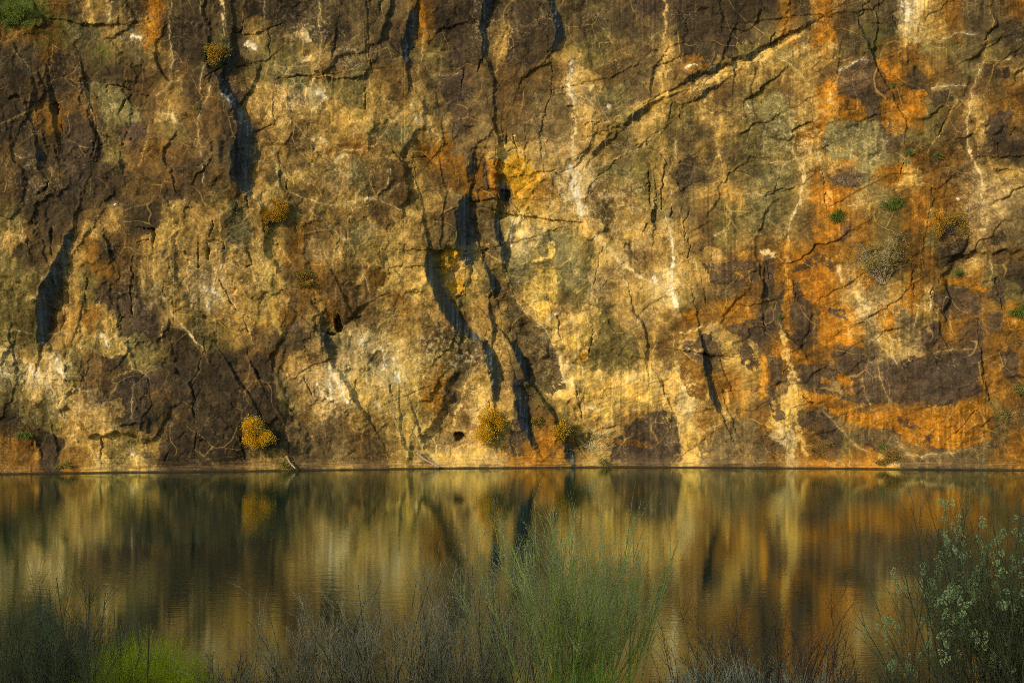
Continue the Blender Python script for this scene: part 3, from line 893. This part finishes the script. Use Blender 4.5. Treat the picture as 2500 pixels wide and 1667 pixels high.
def water_mat():
    m, nt, b = new_mat('water')
    nt.nodes.remove(b)
    df = nd(nt, 'ShaderNodeBsdfDiffuse'); df.inputs[0].default_value = (.010, .032, .016, 1)
    gl = nd(nt, 'ShaderNodeBsdfGlossy'); gl.inputs['Color'].default_value = (.84, .92, .76, 1); gl.inputs['Roughness'].default_value = .02
    fr = nd(nt, 'ShaderNodeFresnel'); fr.inputs[0].default_value = 1.333; mxs = nd(nt, 'ShaderNodeMixShader')
    nt.links.new(fr.outputs[0], mxs.inputs[0]); nt.links.new(df.outputs[0], mxs.inputs[1]); nt.links.new(gl.outputs[0], mxs.inputs[2])
    nt.links.new(mxs.outputs[0], nt.nodes['Material Output'].inputs[0])
    tc = nd(nt, 'ShaderNodeTexCoord')
    mp = nd(nt, 'ShaderNodeMapping'); mp.inputs['Scale'].default_value = (1.0, 2.4, 1)
    nt.links.new(tc.outputs['Object'], mp.inputs[0])
    n1 = nd(nt, 'ShaderNodeTexNoise'); n1.inputs['Scale'].default_value = 3.2; n1.inputs['Detail'].default_value = 4; n1.inputs['Roughness'].default_value = .55
    nt.links.new(mp.outputs[0], n1.inputs['Vector'])
    n2 = nd(nt, 'ShaderNodeTexNoise'); n2.inputs['Scale'].default_value = .09; n2.inputs['Detail'].default_value = 2   # gusts: calmer and rougher lanes
    nt.links.new(tc.outputs['Object'], n2.inputs['Vector'])
    mr = nd(nt, 'ShaderNodeMapRange'); mr.inputs[1].default_value = .35; mr.inputs[2].default_value = .68; mr.inputs[3].default_value = .25; mr.inputs[4].default_value = 1.0
    nt.links.new(n2.outputs['Fac'], mr.inputs[0])
    mu = nd(nt, 'ShaderNodeMath', operation='MULTIPLY'); nt.links.new(n1.outputs['Fac'], mu.inputs[0]); nt.links.new(mr.outputs[0], mu.inputs[1])
    bp = nd(nt, 'ShaderNodeBump'); bp.inputs['Strength'].default_value = 1; bp.inputs['Distance'].default_value = .003
    nt.links.new(mu.outputs[0], bp.inputs['Height'])
    for n in (gl, fr): nt.links.new(bp.outputs[0], n.inputs['Normal'])
    return m

cliff = mesh_obj('cliff', V, Q, rock_mat(), smooth=True)
at = cliff.data.attributes.new('stone', 'FLOAT_COLOR', 'POINT'); at.data.foreach_set('color', ACOL.ravel())
tag(cliff, kind='structure')

# water and the near ground
wv = np.array([(-140, 24, 0), (140, 24, 0), (140, 84, 0), (-140, 84, 0)], F32)
tag(mesh_obj('water', wv, np.array([[0, 1, 2, 3]]), water_mat()), kind='structure')

gx = np.linspace(-150, 150, 151); gy = np.linspace(-130, 36, 167)
TX, TY = np.meshgrid(gx, gy)
def ground_z(x, y):
    x = np.asarray(x, float); y = np.asarray(y, float)
    bank = np.interp(y, [-130, -40, 0, 3, 15, 22, 25, 27.5, 29, 36], [9, 6.5, 3.4, 3.1, 1.6, .6, .3, .12, -.3, -1.6])
    shade_hill = -3 + 47 * np.exp(-np.abs((x + 52) / 25) ** 4 - np.abs((y + 25) / 16) ** 3)  # unseen mound added behind the camera, shaped to keep sun off the bank
    return np.where(shade_hill > bank, shade_hill, bank) * 1.0 + np.where(shade_hill > bank + .5, .6, 0) * vn(x / 6, y / 6, 3) + .05 * vn(x / 1.3, y / 1.3, 2)
TZ = ground_z(TX, TY)
gi = np.arange(TX.size).reshape(TX.shape)
gq = np.stack([gi[:-1, :-1], gi[:-1, 1:], gi[1:, 1:], gi[1:, :-1]], -1).reshape(-1, 4)
tag(mesh_obj('ground', np.stack([TX, TY, TZ], -1).reshape(-1, 3), gq, plain('earth', (.05, .045, .022), .95, .4, 1.5), smooth=True), kind='structure')

# ------------------------------------------------------------------ plants
def tubes(lines, sides=3):
    """lines: list of (points (n,3), radii (n,)) -> verts, quads"""
    by = {}
    for p, r in lines: by.setdefault(len(p), []).append((p, r))
    VS, FS, off = [], [], 0
    ang = np.arange(sides) * 2 * math.pi / sides
    for n, L in by.items():
        P = np.array([l[0] for l in L], float); R = np.array([l[1] for l in L], float)
        T = np.gradient(P, axis=1); T /= np.linalg.norm(T, axis=-1, keepdims=True) + 1e-9
        ref = np.where(np.abs(T[..., 2:3]) > .9, np.array([1., 0, 0]), np.array([0, 0, 1.]))
        U = np.cross(T, ref); U /= np.linalg.norm(U, axis=-1, keepdims=True) + 1e-9
        W = np.cross(T, U)
        ring = P[:, :, None, :] + R[:, :, None, None] * (U[:, :, None, :] * np.cos(ang)[:, None] + W[:, :, None, :] * np.sin(ang)[:, None])
        M = len(L)
        VS.append(ring.reshape(-1, 3))
        ii = np.arange(M * n * sides).reshape(M, n, sides) + off
        a = ii[:, :-1]; b = ii[:, 1:]
        q = np.stack([a, np.roll(a, -1, 2), np.roll(b, -1, 2), b], -1).reshape(-1, 4)
        FS.append(q); off += M * n * sides
    return np.vstack(VS), np.vstack(FS)
def leaves(P, N, L, W, rs):
    """small folded blades: two triangles about the axis N"""
    P = np.asarray(P); n = len(P)
    r = rs.normal(size=(n, 3)); S = np.cross(N, r); S /= np.linalg.norm(S, axis=1, keepdims=True) + 1e-9
    L = np.broadcast_to(L, (n,))[:, None]; W = np.broadcast_to(W, (n,))[:, None]
    v = np.stack([P, P + N * L * .5 + S * W, P + N * L, P + N * L * .5 - S * W], 1)
    return v.reshape(-1, 3), np.arange(n * 4).reshape(n, 4)
def path(rs, p, d, length, n, wob, up):
    pts = [np.array(p, float)]; d = np.array(d, float)
    for i in range(n):
        d = d + rs.normal(size=3) * wob + np.array([0, 0, up]); d /= np.linalg.norm(d)
        pts.append(pts[-1] + d * length / n)
    return np.array(pts), d
def unit(v): v = np.asarray(v, float); return v / (np.linalg.norm(v, axis=-1, keepdims=True) + 1e-9)
M_ = {}
M_['gorse_green'] = plain('gorse_green', (.12, .12, .026), .7, .5, 14)
M_['gorse_flower'] = plain('gorse_flower', (.88, .48, .010), .6, .3, 20, trans=.15)
M_['ochre_flower'] = plain('ochre_flower', (.60, .33, .02), .6, .3, 20, trans=.15)
M_['bark'] = plain('bark', (.09, .07, .05), .9, .4, 20)
M_['twig_grey'] = plain('twig_grey', (.54, .42, .18), .8, .5, 3)
M_['twig_dark'] = plain('twig_dark', (.12, .105, .055), .85, .5, 3)
M_['stem_green'] = plain('stem_green', (.44, .56, .06), .7, .45, 1.5)
M_['twig_olive'] = plain('twig_olive', (.44, .35, .11), .8, .45, 2)
M_['twig_red'] = plain('twig_red', (.14, .10, .055), .8, .45, 2)
M_['twig_green'] = plain('twig_green', (.56, .54, .15), .8, .4, 2)
M_['twig_moss'] = plain('twig_moss', (.20, .20, .06), .8, .45, 2)
M_['catkin'] = plain('catkin', (.66, .74, .28), .8, .25, 20, trans=.3)
M_['bud'] = plain('bud', (.75, .66, .45), .7, .3, 20, trans=.2)
M_['leaf_olive'] = plain('leaf_olive', (.32, .28, .065), .75, .45, 8, trans=.25)
M_['leaf_green'] = plain('leaf_green', (.17, .23, .035), .75, .45, 8, trans=.25)
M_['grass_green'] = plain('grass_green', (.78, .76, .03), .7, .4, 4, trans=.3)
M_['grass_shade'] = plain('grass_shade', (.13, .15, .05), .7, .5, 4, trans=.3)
M_['grass_gold'] = plain('grass_gold', (.42, .27, .06), .75, .4, 8, trans=.2)
M_['straw'] = plain('straw', (.92, .76, .42), .8, .4, 6, trans=.2)
M_['drift'] = plain('drift', (.34, .27, .17), .85, .35, 12)

def gorse(px, py, rx, rz, label, dens=1., flower='gorse_flower', fl=.6, seed=0, group='gorse bushes growing out of the cliff', name='gorse_bush'):
    """crown of uneven clumps on short woody stems, flowers mostly on the sunny side"""
    rs = np.random.RandomState(seed + 100)
    c = surf(px, py); RX, RZ = rx * .0150, rz * .0145; RY = min(RX, RZ) * .6
    base = Vector((c.x + RX * .1, c.y + .05, c.z - RZ * .6))
    root = tag(empty(name, base), label, 'bush', group)
    o = np.array([c.x, c.y - RY * .5, c.z]) - np.array(base)
    lines, P, N, PF, NF = [], [], [], [], []
    lobes = [(rs.uniform(-.9, .9), rs.uniform(-.85, .85), rs.uniform(.2, .42)) for _ in range(8)]
    for lx, lz, lr in lobes:
        cen = o + np.array([lx * RX, -RY * rs.uniform(-.2, .7), lz * RZ])
        for i in range(int(9 * dens) + 2):
            t = cen + unit(rs.normal(size=3)) * lr * rs.uniform(.3, 1.15) ** .8 * rs.choice([1, 1, 1, 1.5]) * np.array([RX, RY, RZ])
            mid = (t * .55 + cen * .15) + rs.normal(size=3) * .04
            lines.append((np.array([[0, 0, 0], mid, t]), np.array([.016, .010, .004])))
            d = unit(t - mid); k = int(46 * dens) + 6; r = lr * .42 * min(RX, RZ)
            q = rs.normal(size=(k, 3)) * r
            P.append(t + q); N.append(unit(q * .6 + d * r + rs.normal(size=(k, 3)) * r * .4))
            if rs.rand() < fl + .1:
                k2 = int(260 * fl * rs.uniform(.2, 1.5) * max(.5, dens)); q = rs.normal(size=(k2, 3)) * r * 1.1 - np.array([.3, .8, -.4]) * r
                PF.append(t + q); NF.append(unit(q + rs.normal(size=(k2, 3)) * r))
    v, f = tubes(lines); mesh_obj('stem', v, f, M_['bark'], root)
    v, f = leaves(np.vstack(P), np.vstack(N), rs.uniform(.05, .10, sum(map(len, P))), .010, rs); mesh_obj('foliage', v, f, M_['gorse_green'], root)
    v, f = leaves(np.vstack(PF), np.vstack(NF), rs.uniform(.02, .038, sum(map(len, PF))), .011, rs); mesh_obj('flowers', v, f, M_[flower], root)['kind'] = 'stuff'
    return root
gorse(640, 1055, 37, 34, 'round gorse bush thick with bright yellow flowers, low on the dark rock above the water', 1.2, seed=1, fl=.9)
gorse(540, 130, 30, 28, 'small dark gorse with orange flowers beside the tall crack in the upper left rock', .9, flower='ochre_flower', seed=2, fl=.5)
gorse(682, 522, 30, 26, 'loose ochre gorse bush on the tan rock just below the shadowed left crack', .7, flower='ochre_flower', seed=3, fl=.8)
gorse(662, 545, 14, 22, 'narrow ochre gorse sprig hanging at the lower left of the loose ochre bush', .6, flower='ochre_flower', seed=31, fl=.8)
gorse(1207, 1040, 42, 44, 'sparse yellow gorse bush at the foot of the central crack, just above the water', .7, seed=4, fl=.95)
gorse(1375, 1048, 22, 26, 'small yellow gorse growing in the slanting crack to the right of the central one', .8, seed=5, fl=.7)
gorse(2310, 555, 36, 36, 'thin dull yellow gorse bush above the dark block on the orange rock', .5, flower='ochre_flower', seed=6, fl=.6)
gorse(752, 682, 26, 18, 'faint low yellow bush on the tan face right of the yellow lichen strip', .35, flower='ochre_flower', seed=7, fl=.5)
gorse(1313, 1028, 14, 8, 'tiny yellow green sprig on the orange slab between two slanting cracks', .35, seed=8, fl=.4)

def tuft(px, py, w, h, label, mat, n=420, droop=.5, seed=0, name='grass_tuft', cat='grass tuft', group='grass tufts rooted in the cliff face', L=.42):
    rs = np.random.RandomState(seed + 300)
    c = surf(px, py); W, Hh = w * .016, h * .016
    root_pt = Vector((c.x, c.y, c.z - Hh * .5))
    lines = []
    subs = [(rs.uniform(-.36, .36) * min(1, w / 60), rs.uniform(0, .7), rs.uniform(.5, 1.1)) for _ in range(max(3, int(w / 9)))]
    for i in range(int(n * .8)):
        sx, sz, sl_ = subs[rs.randint(len(subs))]
        p = np.array([sx * W + rs.normal() * min(W * .12, .09), -.02 - abs(rs.normal()) * .04, sz * Hh + rs.normal() * .04])
        d = unit([rs.normal() * .6 - .1, -abs(rs.normal()) * .6, .75 + .35 * rs.normal()])
        pts, _ = path(rs, p, d, L * sl_ * rs.uniform(.35, 1.0) * min(1.1, .45 + Hh), 3, .14, -droop)
        lines.append((pts, np.array([.006, .0055, .004, .001]) * rs.uniform(.8, 1.5)))
    v, f = tubes(lines); o = mesh_obj(name, v, f, M_[mat]); o.location = root_pt
    return tag(o, label, cat, group)
tuft(2045, 525, 42, 44, 'bright green grass tuft, roundest of those on the orange rock', 'leaf_green', 520, seed=1)
tuft(2185, 492, 80, 30, 'wide drooping green and brown grass tuft on a ledge right of the round green one', 'leaf_green', 620, .7, seed=2)
tuft(2155, 1088, 30, 16, 'small green tuft above the golden grass on the lower right slab', 'leaf_green', 220, seed=3, L=.3)
tuft(2172, 1112, 74, 52, 'golden grass clump right at the waterline on the right', 'grass_gold', 700, .35, seed=4)
tuft(2222, 372, 34, 12, 'small flat green tuft at the lower end of the long thin crack on the right', 'leaf_green', 260, seed=55, L=.25)
tuft(2288, 381, 28, 14, 'little green sprig right of the flat tuft under the long thin crack', 'leaf_green', 160, seed=6, L=.25)
tuft(2482, 752, 60, 48, 'green and straw grass hanging at the right edge beside dark rock', 'leaf_green', 560, .6, seed=7)
tuft(2340, 660, 44, 14, 'low green grass under the dark leaning block on the right', 'leaf_green', 220, seed=8, L=.25)
tuft(2492, 945, 36, 30, 'yellowish grass clump at the right edge, halfway between the hanging grass and the water', 'leaf_olive', 320, seed=9)
tuft(52, 1062, 46, 22, 'green grass tuft on the ledge at the far left, not far above the water', 'leaf_green', 320, seed=10, L=.3)
tuft(1911, 768, 16, 22, 'tiny green tuft in the yellow streaked gully on the orange rock', 'leaf_green', 140, seed=11, L=.22)
tuft(2455, 1010, 34, 36, 'green yellow moss and grass at the lower end of the right hand crack', 'leaf_olive', 300, seed=12, L=.3)
tuft(1458, 1085, 60, 110, 'tall dry straw stalks at the foot of the cliff right of the slanting crack', 'straw', 190, .12, seed=13, L=.9)
tuft(1472, 1126, 36, 24, 'small green clump at the waterline under the dry stalks', 'leaf_olive', 260, seed=14, L=.3)
tuft(485, 267, 20, 12, 'small green sprig on the brown rock left of the tall shadowed crack', 'leaf_green', 120, seed=15, L=.22)
tuft(2178, 205, 18, 10, 'tiny green sprig in the groove high on the orange rock', 'leaf_green', 100, seed=16, L=.2)
tuft(705, 1132, 70, 22, 'olive weeds at the waterline under the round gorse bush', 'leaf_olive', 260, .3, seed=17, L=.35)
tuft(30, 25, 130, 60, 'big patch of green grass in the top left corner of the rock face', 'leaf_green', 900, .5, seed=18)
tuft(2005, 1090, 60, 50, 'dull yellow grass on the rock left of the golden waterline clump', 'grass_gold', 300, .35, seed=19, L=.35)
tuft(165, 1130, 60, 24, 'yellow weeds at the waterline on the far left', 'leaf_olive', 260, .3, seed=20, L=.3)

def cliff_shrub(px, py, w, h, label, seed=0):
    rs = np.random.RandomState(seed + 500); c = surf(px, py + h * .45)
    root = tag(empty('shrub', (c.x, c.y, c.z)), label, 'shrub')
    W, Hh = w * .016, h * .016
    st, P, N = [], [], []
    for i in range(26):
        d = unit([rs.normal() * .6 - .1, -.08 - abs(rs.normal()) * .12, 1])
        pts, dd = path(rs, (rs.normal() * .1, -.02, 0), d, Hh * rs.uniform(.5, 1.0), 6, .16, .05)
        st.append((pts, np.linspace(.02, .005, 7)))
        for k in range(10):
            q = pts[rs.randint(2, 7)]; d2 = unit([rs.normal(), -abs(rs.normal()) * .25, rs.normal() * .6 + .5])
            tw, _ = path(rs, q, d2, rs.uniform(.2, .5), 3, .2, 0); st.append((tw, np.array([.007, .006, .005, .003])))
            m = 6; P.append(tw[1:].mean(0) + rs.normal(size=(m, 3)) * .12); N.append(unit(rs.normal(size=(m, 3))))
    v, f = tubes(st); mesh_obj('branches', v, f, M_['drift'], root)
    v, f = leaves(np.vstack(P), np.vstack(N), .07, .018, rs); mesh_obj('foliage', v, f, M_['leaf_olive'], root)
cliff_shrub(2155, 630, 120, 140, 'twiggy olive green shrub on the orange rock, largest plant on the cliff', 1)

def log(pts, r, label, seed):
    rs = np.random.RandomState(seed); P = []
    for px, py in pts:
        c = surf(px, py); P.append((c.x, c.y - .10, c.z))
    P = np.array(P); o = P[0].copy()
    v, f = tubes([(P - o, np.linspace(r, r * .5, len(P)))], 7)
    t = mesh_obj('driftwood_branch', v, f, M_['drift'], smooth=True); t.location = o; tag(t, label, 'driftwood')
log([(1018, 1104), (1032, 1118), (1052, 1128), (1072, 1139)], .07, 'pale driftwood branch lying at the waterline, left of the central gorse', 1)
log([(700, 1112), (710, 1128), (724, 1142)], .06, 'short grey driftwood branch leaning at the waterline below the round gorse', 2)

# ---- near bank: bare shrubs and willows, shaded by the added, unseen hill
NEAR = .68      # the bank plants stand 23 to 27 m away
def P3(px, y): return (px - CX) * y / F_PX
def bush(name, px, y, wpx, toppx, label, cat, n, seed, stem_mat, twig_mat, spread=.45, wob=.06, ntw=9, nsub=3, r0=.016, group=None, catk=None, lean=0., tipr=.0021, base=.35, up=.02, div=.38, tlo=.25):
    rs = np.random.RandomState(seed); y *= NEAR; r0 *= NEAR; tipr *= NEAR
    x = P3(px, y); z0 = float(ground_z(x, y)) - .03
    top = CAM_Z - (toppx - HOR) * y / F_PX
    Ht = top - z0; W = wpx * y / F_PX
    root = tag(empty(name, (x, y, z0)), label, cat, group)
    stems, twigs, tips = [], [], []
    for i in range(n):
        a = rs.uniform(-1, 1) * spread; b = rs.normal() * spread * .6
        bx = rs.normal() * W * base * .5; by = rs.normal() * W * base * .3
        k = 1 - .35 * abs(a) / max(spread, .01) * rs.rand()
        Ln = Ht * rs.uniform(.55, 1.0) * k
        pts, d = path(rs, (bx, by, 0), unit([math.sin(a) + lean, math.sin(b), math.cos(a)]), Ln, 8, wob, up)
        r = r0 * rs.uniform(.5, 1.1)
        stems.append((pts, np.linspace(r, r * .3, 9)))
        for j in range(ntw):
            t = rs.uniform(tlo, 1) * 7.99; q = int(t); p = pts[q] + (pts[q + 1] - pts[q]) * (t - q)
            ax = unit(pts[q + 1] - pts[q]); d2 = unit(ax + rs.normal(size=3) * div + [0, 0, .1])
            l2 = Ht * rs.uniform(.10, .24)
            tp, d3 = path(rs, p, d2, l2, 4, wob * 1.4, .03)
            twigs.append((tp, np.linspace(r * .38, tipr * 1.1, 5))); tips.append((tp, l2))
            for s_ in range(nsub):
                qi = rs.randint(1, 5); d4 = unit(d3 + rs.normal(size=3) * div * 1.3)
                sp, _ = path(rs, tp[qi], d4, l2 * rs.uniform(.3, .7), 2, .12, .02)
                twigs.append((sp, np.array([tipr * 1.25, tipr, tipr * .6]))); tips.append((sp, l2))
    v, f = tubes(stems, 4); mesh_obj('stems', v, f, M_[stem_mat], root)
    v, f = tubes(twigs, 3); mesh_obj('twigs', v, f, M_[twig_mat], root)
    if catk:
        kind, num, size = catk; size *= NEAR; P, N = [], []
        hi = sorted(tips, key=lambda t: -t[0][-1][2])
        hi = hi[:int(len(hi) * .75)]
        if kind == 'bud':
            for i in rs.randint(0, len(hi), num):
                tp = hi[i][0]; u = rs.rand(); k = rs.randint(0, len(tp) - 1)
                P.append(tp[k] + (tp[k + 1] - tp[k]) * u); N.append(unit(tp[k + 1] - tp[k] + rs.normal(size=3) * .02))
            v, f = leaves(np.array(P), np.array(N), rs.uniform(.6, 1.3, len(P)) * size, size * .42, rs)
        else:
            cl = rs.randint(0, len(hi), max(8, num // 4))          # clustered on some twigs
            for i in range(num):
                tp = hi[cl[rs.randint(len(cl))]][0]; k = rs.randint(0, len(tp) - 1)
                c0 = tp[k] + (tp[k + 1] - tp[k]) * rs.rand() + rs.normal(size=3) * .035; ax = unit(rs.normal(size=3) * .5 + [0, 0, 1])
                m = 26; th = rs.normal(size=(m, 3)); th = unit(th); ell = size * rs.uniform(.6, 1.15)
                P.append(c0 + ax * (th @ ax)[:, None] * ell * .8 + (th - ax * (th @ ax)[:, None]) * ell * .42 - th * ell * .12); N.append(th)
            P = np.vstack(P); N = np.vstack(N)
            v, f = leaves(P, N, size * .42, size * .2, rs)
        mesh_obj('catkins', v, f, M_['catkin' if kind == 'catkin' else 'bud'], root)['kind'] = 'stuff'
    return root
bush('willow_shrub', 1412, 37, 300, 1225, 'big green stemmed willow with upright shoots, in the middle of the near bank', 'willow', 100, 1, 'stem_green', 'twig_green', .42, .04, 13, 3, .021, catk=('bud', 3600, .022), base=.42, div=.26, tlo=.35, tipr=.0017)
G1 = 'bare grey shrubs along the near bank'
bush('bare_shrub', 760, 36.5, 260, 1440, 'grey leafless shrub at the left end of the middle thicket, right of the bright grass', 'shrub', 46, 2, 'twig_dark', 'twig_grey', .5, .07, 10, 3, .014, G1, base=.9)
bush('bare_shrub', 925, 36, 260, 1405, 'grey leafless shrub in the middle of the thicket, over the pale reflection', 'shrub', 50, 3, 'twig_dark', 'twig_grey', .45, .07, 10, 3, .014, G1, base=.9)
bush('bare_shrub', 1110, 36.5, 270, 1385, 'silvery leafless shrub touching the left side of the green willow', 'shrub', 56, 4, 'twig_dark', 'twig_grey', .42, .07, 10, 3, .014, G1, base=.9)
bush('bare_shrub', 1240, 38.5, 200, 1330, 'thin bare shrub standing behind the left edge of the green willow', 'shrub', 34, 5, 'twig_red', 'twig_grey', .32, .06, 10, 3, .012, G1, catk=('bud', 500, .02), base=.8)
bush('bare_shrub', 60, 36, 230, 1385, 'dense dark olive shrub filling the bottom left corner', 'shrub', 90, 6, 'twig_dark', 'twig_moss', .36, .06, 12, 3, .014, G1, base=1.0)
bush('bare_shrub', 150, 37.5, 120, 1500, 'darkest low bush at the right side of the corner shrub on the left', 'shrub', 60, 16, 'twig_dark', 'twig_dark', .3, .07, 14, 4, .016, G1, base=.8)
bush('bare_shrub', 585, 37, 170, 1560, 'low thin leafless shrub right behind the bright grass mound', 'shrub', 24, 7, 'twig_dark', 'twig_dark', .5, .08, 10, 3, .010, G1, base=.9)
bush('bare_shrub', 1890, 37.5, 230, 1455, 'reddish brown thin leafless shrub between the green willow and the catkin willow', 'shrub', 40, 8, 'twig_red', 'twig_red', .4, .06, 10, 3, .011, G1, base=.9)
bush('bare_shrub', 1660, 38, 120, 1500, 'few thin shoots just right of the green willow above the pale dry grass', 'shrub', 12, 9, 'twig_red', 'twig_red', .4, .06, 8, 3, .010, G1, base=.7)
bush('bare_shrub', 2120, 38, 220, 1560, 'low dark green twiggy shrub left of the catkin willow', 'shrub', 34, 10, 'twig_dark', 'twig_dark', .55, .07, 10, 3, .011, G1, base=.9)
bush('catkin_willow', 2475, 34, 230, 1190, 'tall willow covered in pale fluffy catkins at the right edge', 'willow', 150, 11, 'twig_dark', 'twig_moss', .38, .065, 12, 3, .017, catk=('catkin', 620, .078), base=.8, lean=-.05)
bush('catkin_willow', 2250, 35, 160, 1535, 'low catkin branch at the bottom, left of the tall catkin willow', 'willow', 14, 12, 'twig_red', 'twig_olive', .75, .08, 7, 2, .012, catk=('catkin', 46, .075), base=.5)

def grass(name, x0, x1, y0, y1, n, hgt, mat, label, seed, shape=None, r=.006, kink=0., cat='grass', droop=.12):
    rs = np.random.RandomState(seed + 900); lines = []
    for i in range(n):
        y = rs.uniform(y0, y1); px = rs.uniform(x0, x1); x = P3(px, y)
        h = hgt * rs.uniform(.55, 1.05) * (shape((px - x0) / (x1 - x0)) if shape else 1)
        d = unit([rs.normal() * .3, rs.normal() * .3, 1])
        pts, _ = path(rs, (x, y, float(ground_z(x, y)) - .03), d, h, 4, .07 + kink, -droop * rs.rand())
        if kink and rs.rand() < .3: pts[-1] = pts[-2] + unit([rs.choice([-1, 1]), 0, -.7]) * h * .2
        lines.append((pts, r * np.array([1, .95, .8, .55, .2]) * rs.uniform(.7, 1.3)))
    v, f = tubes(lines, 3); return tag(mesh_obj(name, v, f, M_[mat]), label, cat, None, 'stuff')
dome = lambda t: .35 + .65 * max(0, math.sin(math.pi * min(1, max(0, t)))) ** .8
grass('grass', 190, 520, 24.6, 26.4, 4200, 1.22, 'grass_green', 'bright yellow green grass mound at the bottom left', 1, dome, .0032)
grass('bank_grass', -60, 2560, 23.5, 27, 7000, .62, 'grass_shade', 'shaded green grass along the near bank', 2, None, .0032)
grass('dry_grass', 1610, 1930, 25, 26.5, 330, 1.2, 'straw', 'pale dry grass stalks along the bottom right of the green willow', 3, dome, .006, .06)
grass('dry_grass', 1860, 2080, 25, 26.5, 200, 1.05, 'straw', 'short pale dry stalks beside the low dark green shrub', 4, dome, .0055, .06)

# ------------------------------------------------------------------ light, sky, camera
sun = bpy.data.objects.new('sun', bpy.data.lights.new('sun', 'SUN')); COL.objects.link(sun)
to_sun = Vector((-math.sin(SUN_AZ) * math.cos(SUN_EL), -math.cos(SUN_AZ) * math.cos(SUN_EL), math.sin(SUN_EL)))
sun.rotation_euler = to_sun.to_track_quat('Z', 'Y').to_euler()
sun.data.energy = 3.0; sun.data.angle = math.radians(.5); sun.data.color = (1, .80, .55)
w = bpy.data.worlds.new('World'); SC.world = w; w.use_nodes = True
nt = w.node_tree; bg = nt.nodes['Background']
sky = nt.nodes.new('ShaderNodeTexSky'); sky.sky_type = 'NISHITA'; sky.sun_disc = False
sky.sun_elevation = SUN_EL; sky.sun_rotation = math.atan2(to_sun.x, to_sun.y)
nt.links.new(sky.outputs[0], bg.inputs[0]); bg.inputs[1].default_value = .15
cam = bpy.data.objects.new('camera', bpy.data.cameras.new('camera')); COL.objects.link(cam)
cam.location = (0, 0, CAM_Z); cam.rotation_euler = (math.radians(90), 0, 0)
cam.data.sensor_width = 36; cam.data.lens = 36 * F_PX / 2500; cam.data.shift_y = 0
cam.data.clip_start = .1; cam.data.clip_end = 1000
SC.camera = cam
SC.cycles.use_denoising = False; SC.cycles.filter_width = .85; SC.cycles.max_bounces = 6
SC.view_settings.view_transform = 'Standard'; SC.view_settings.look = 'None'; SC.view_settings.exposure = .27; SC.view_settings.gamma = 1
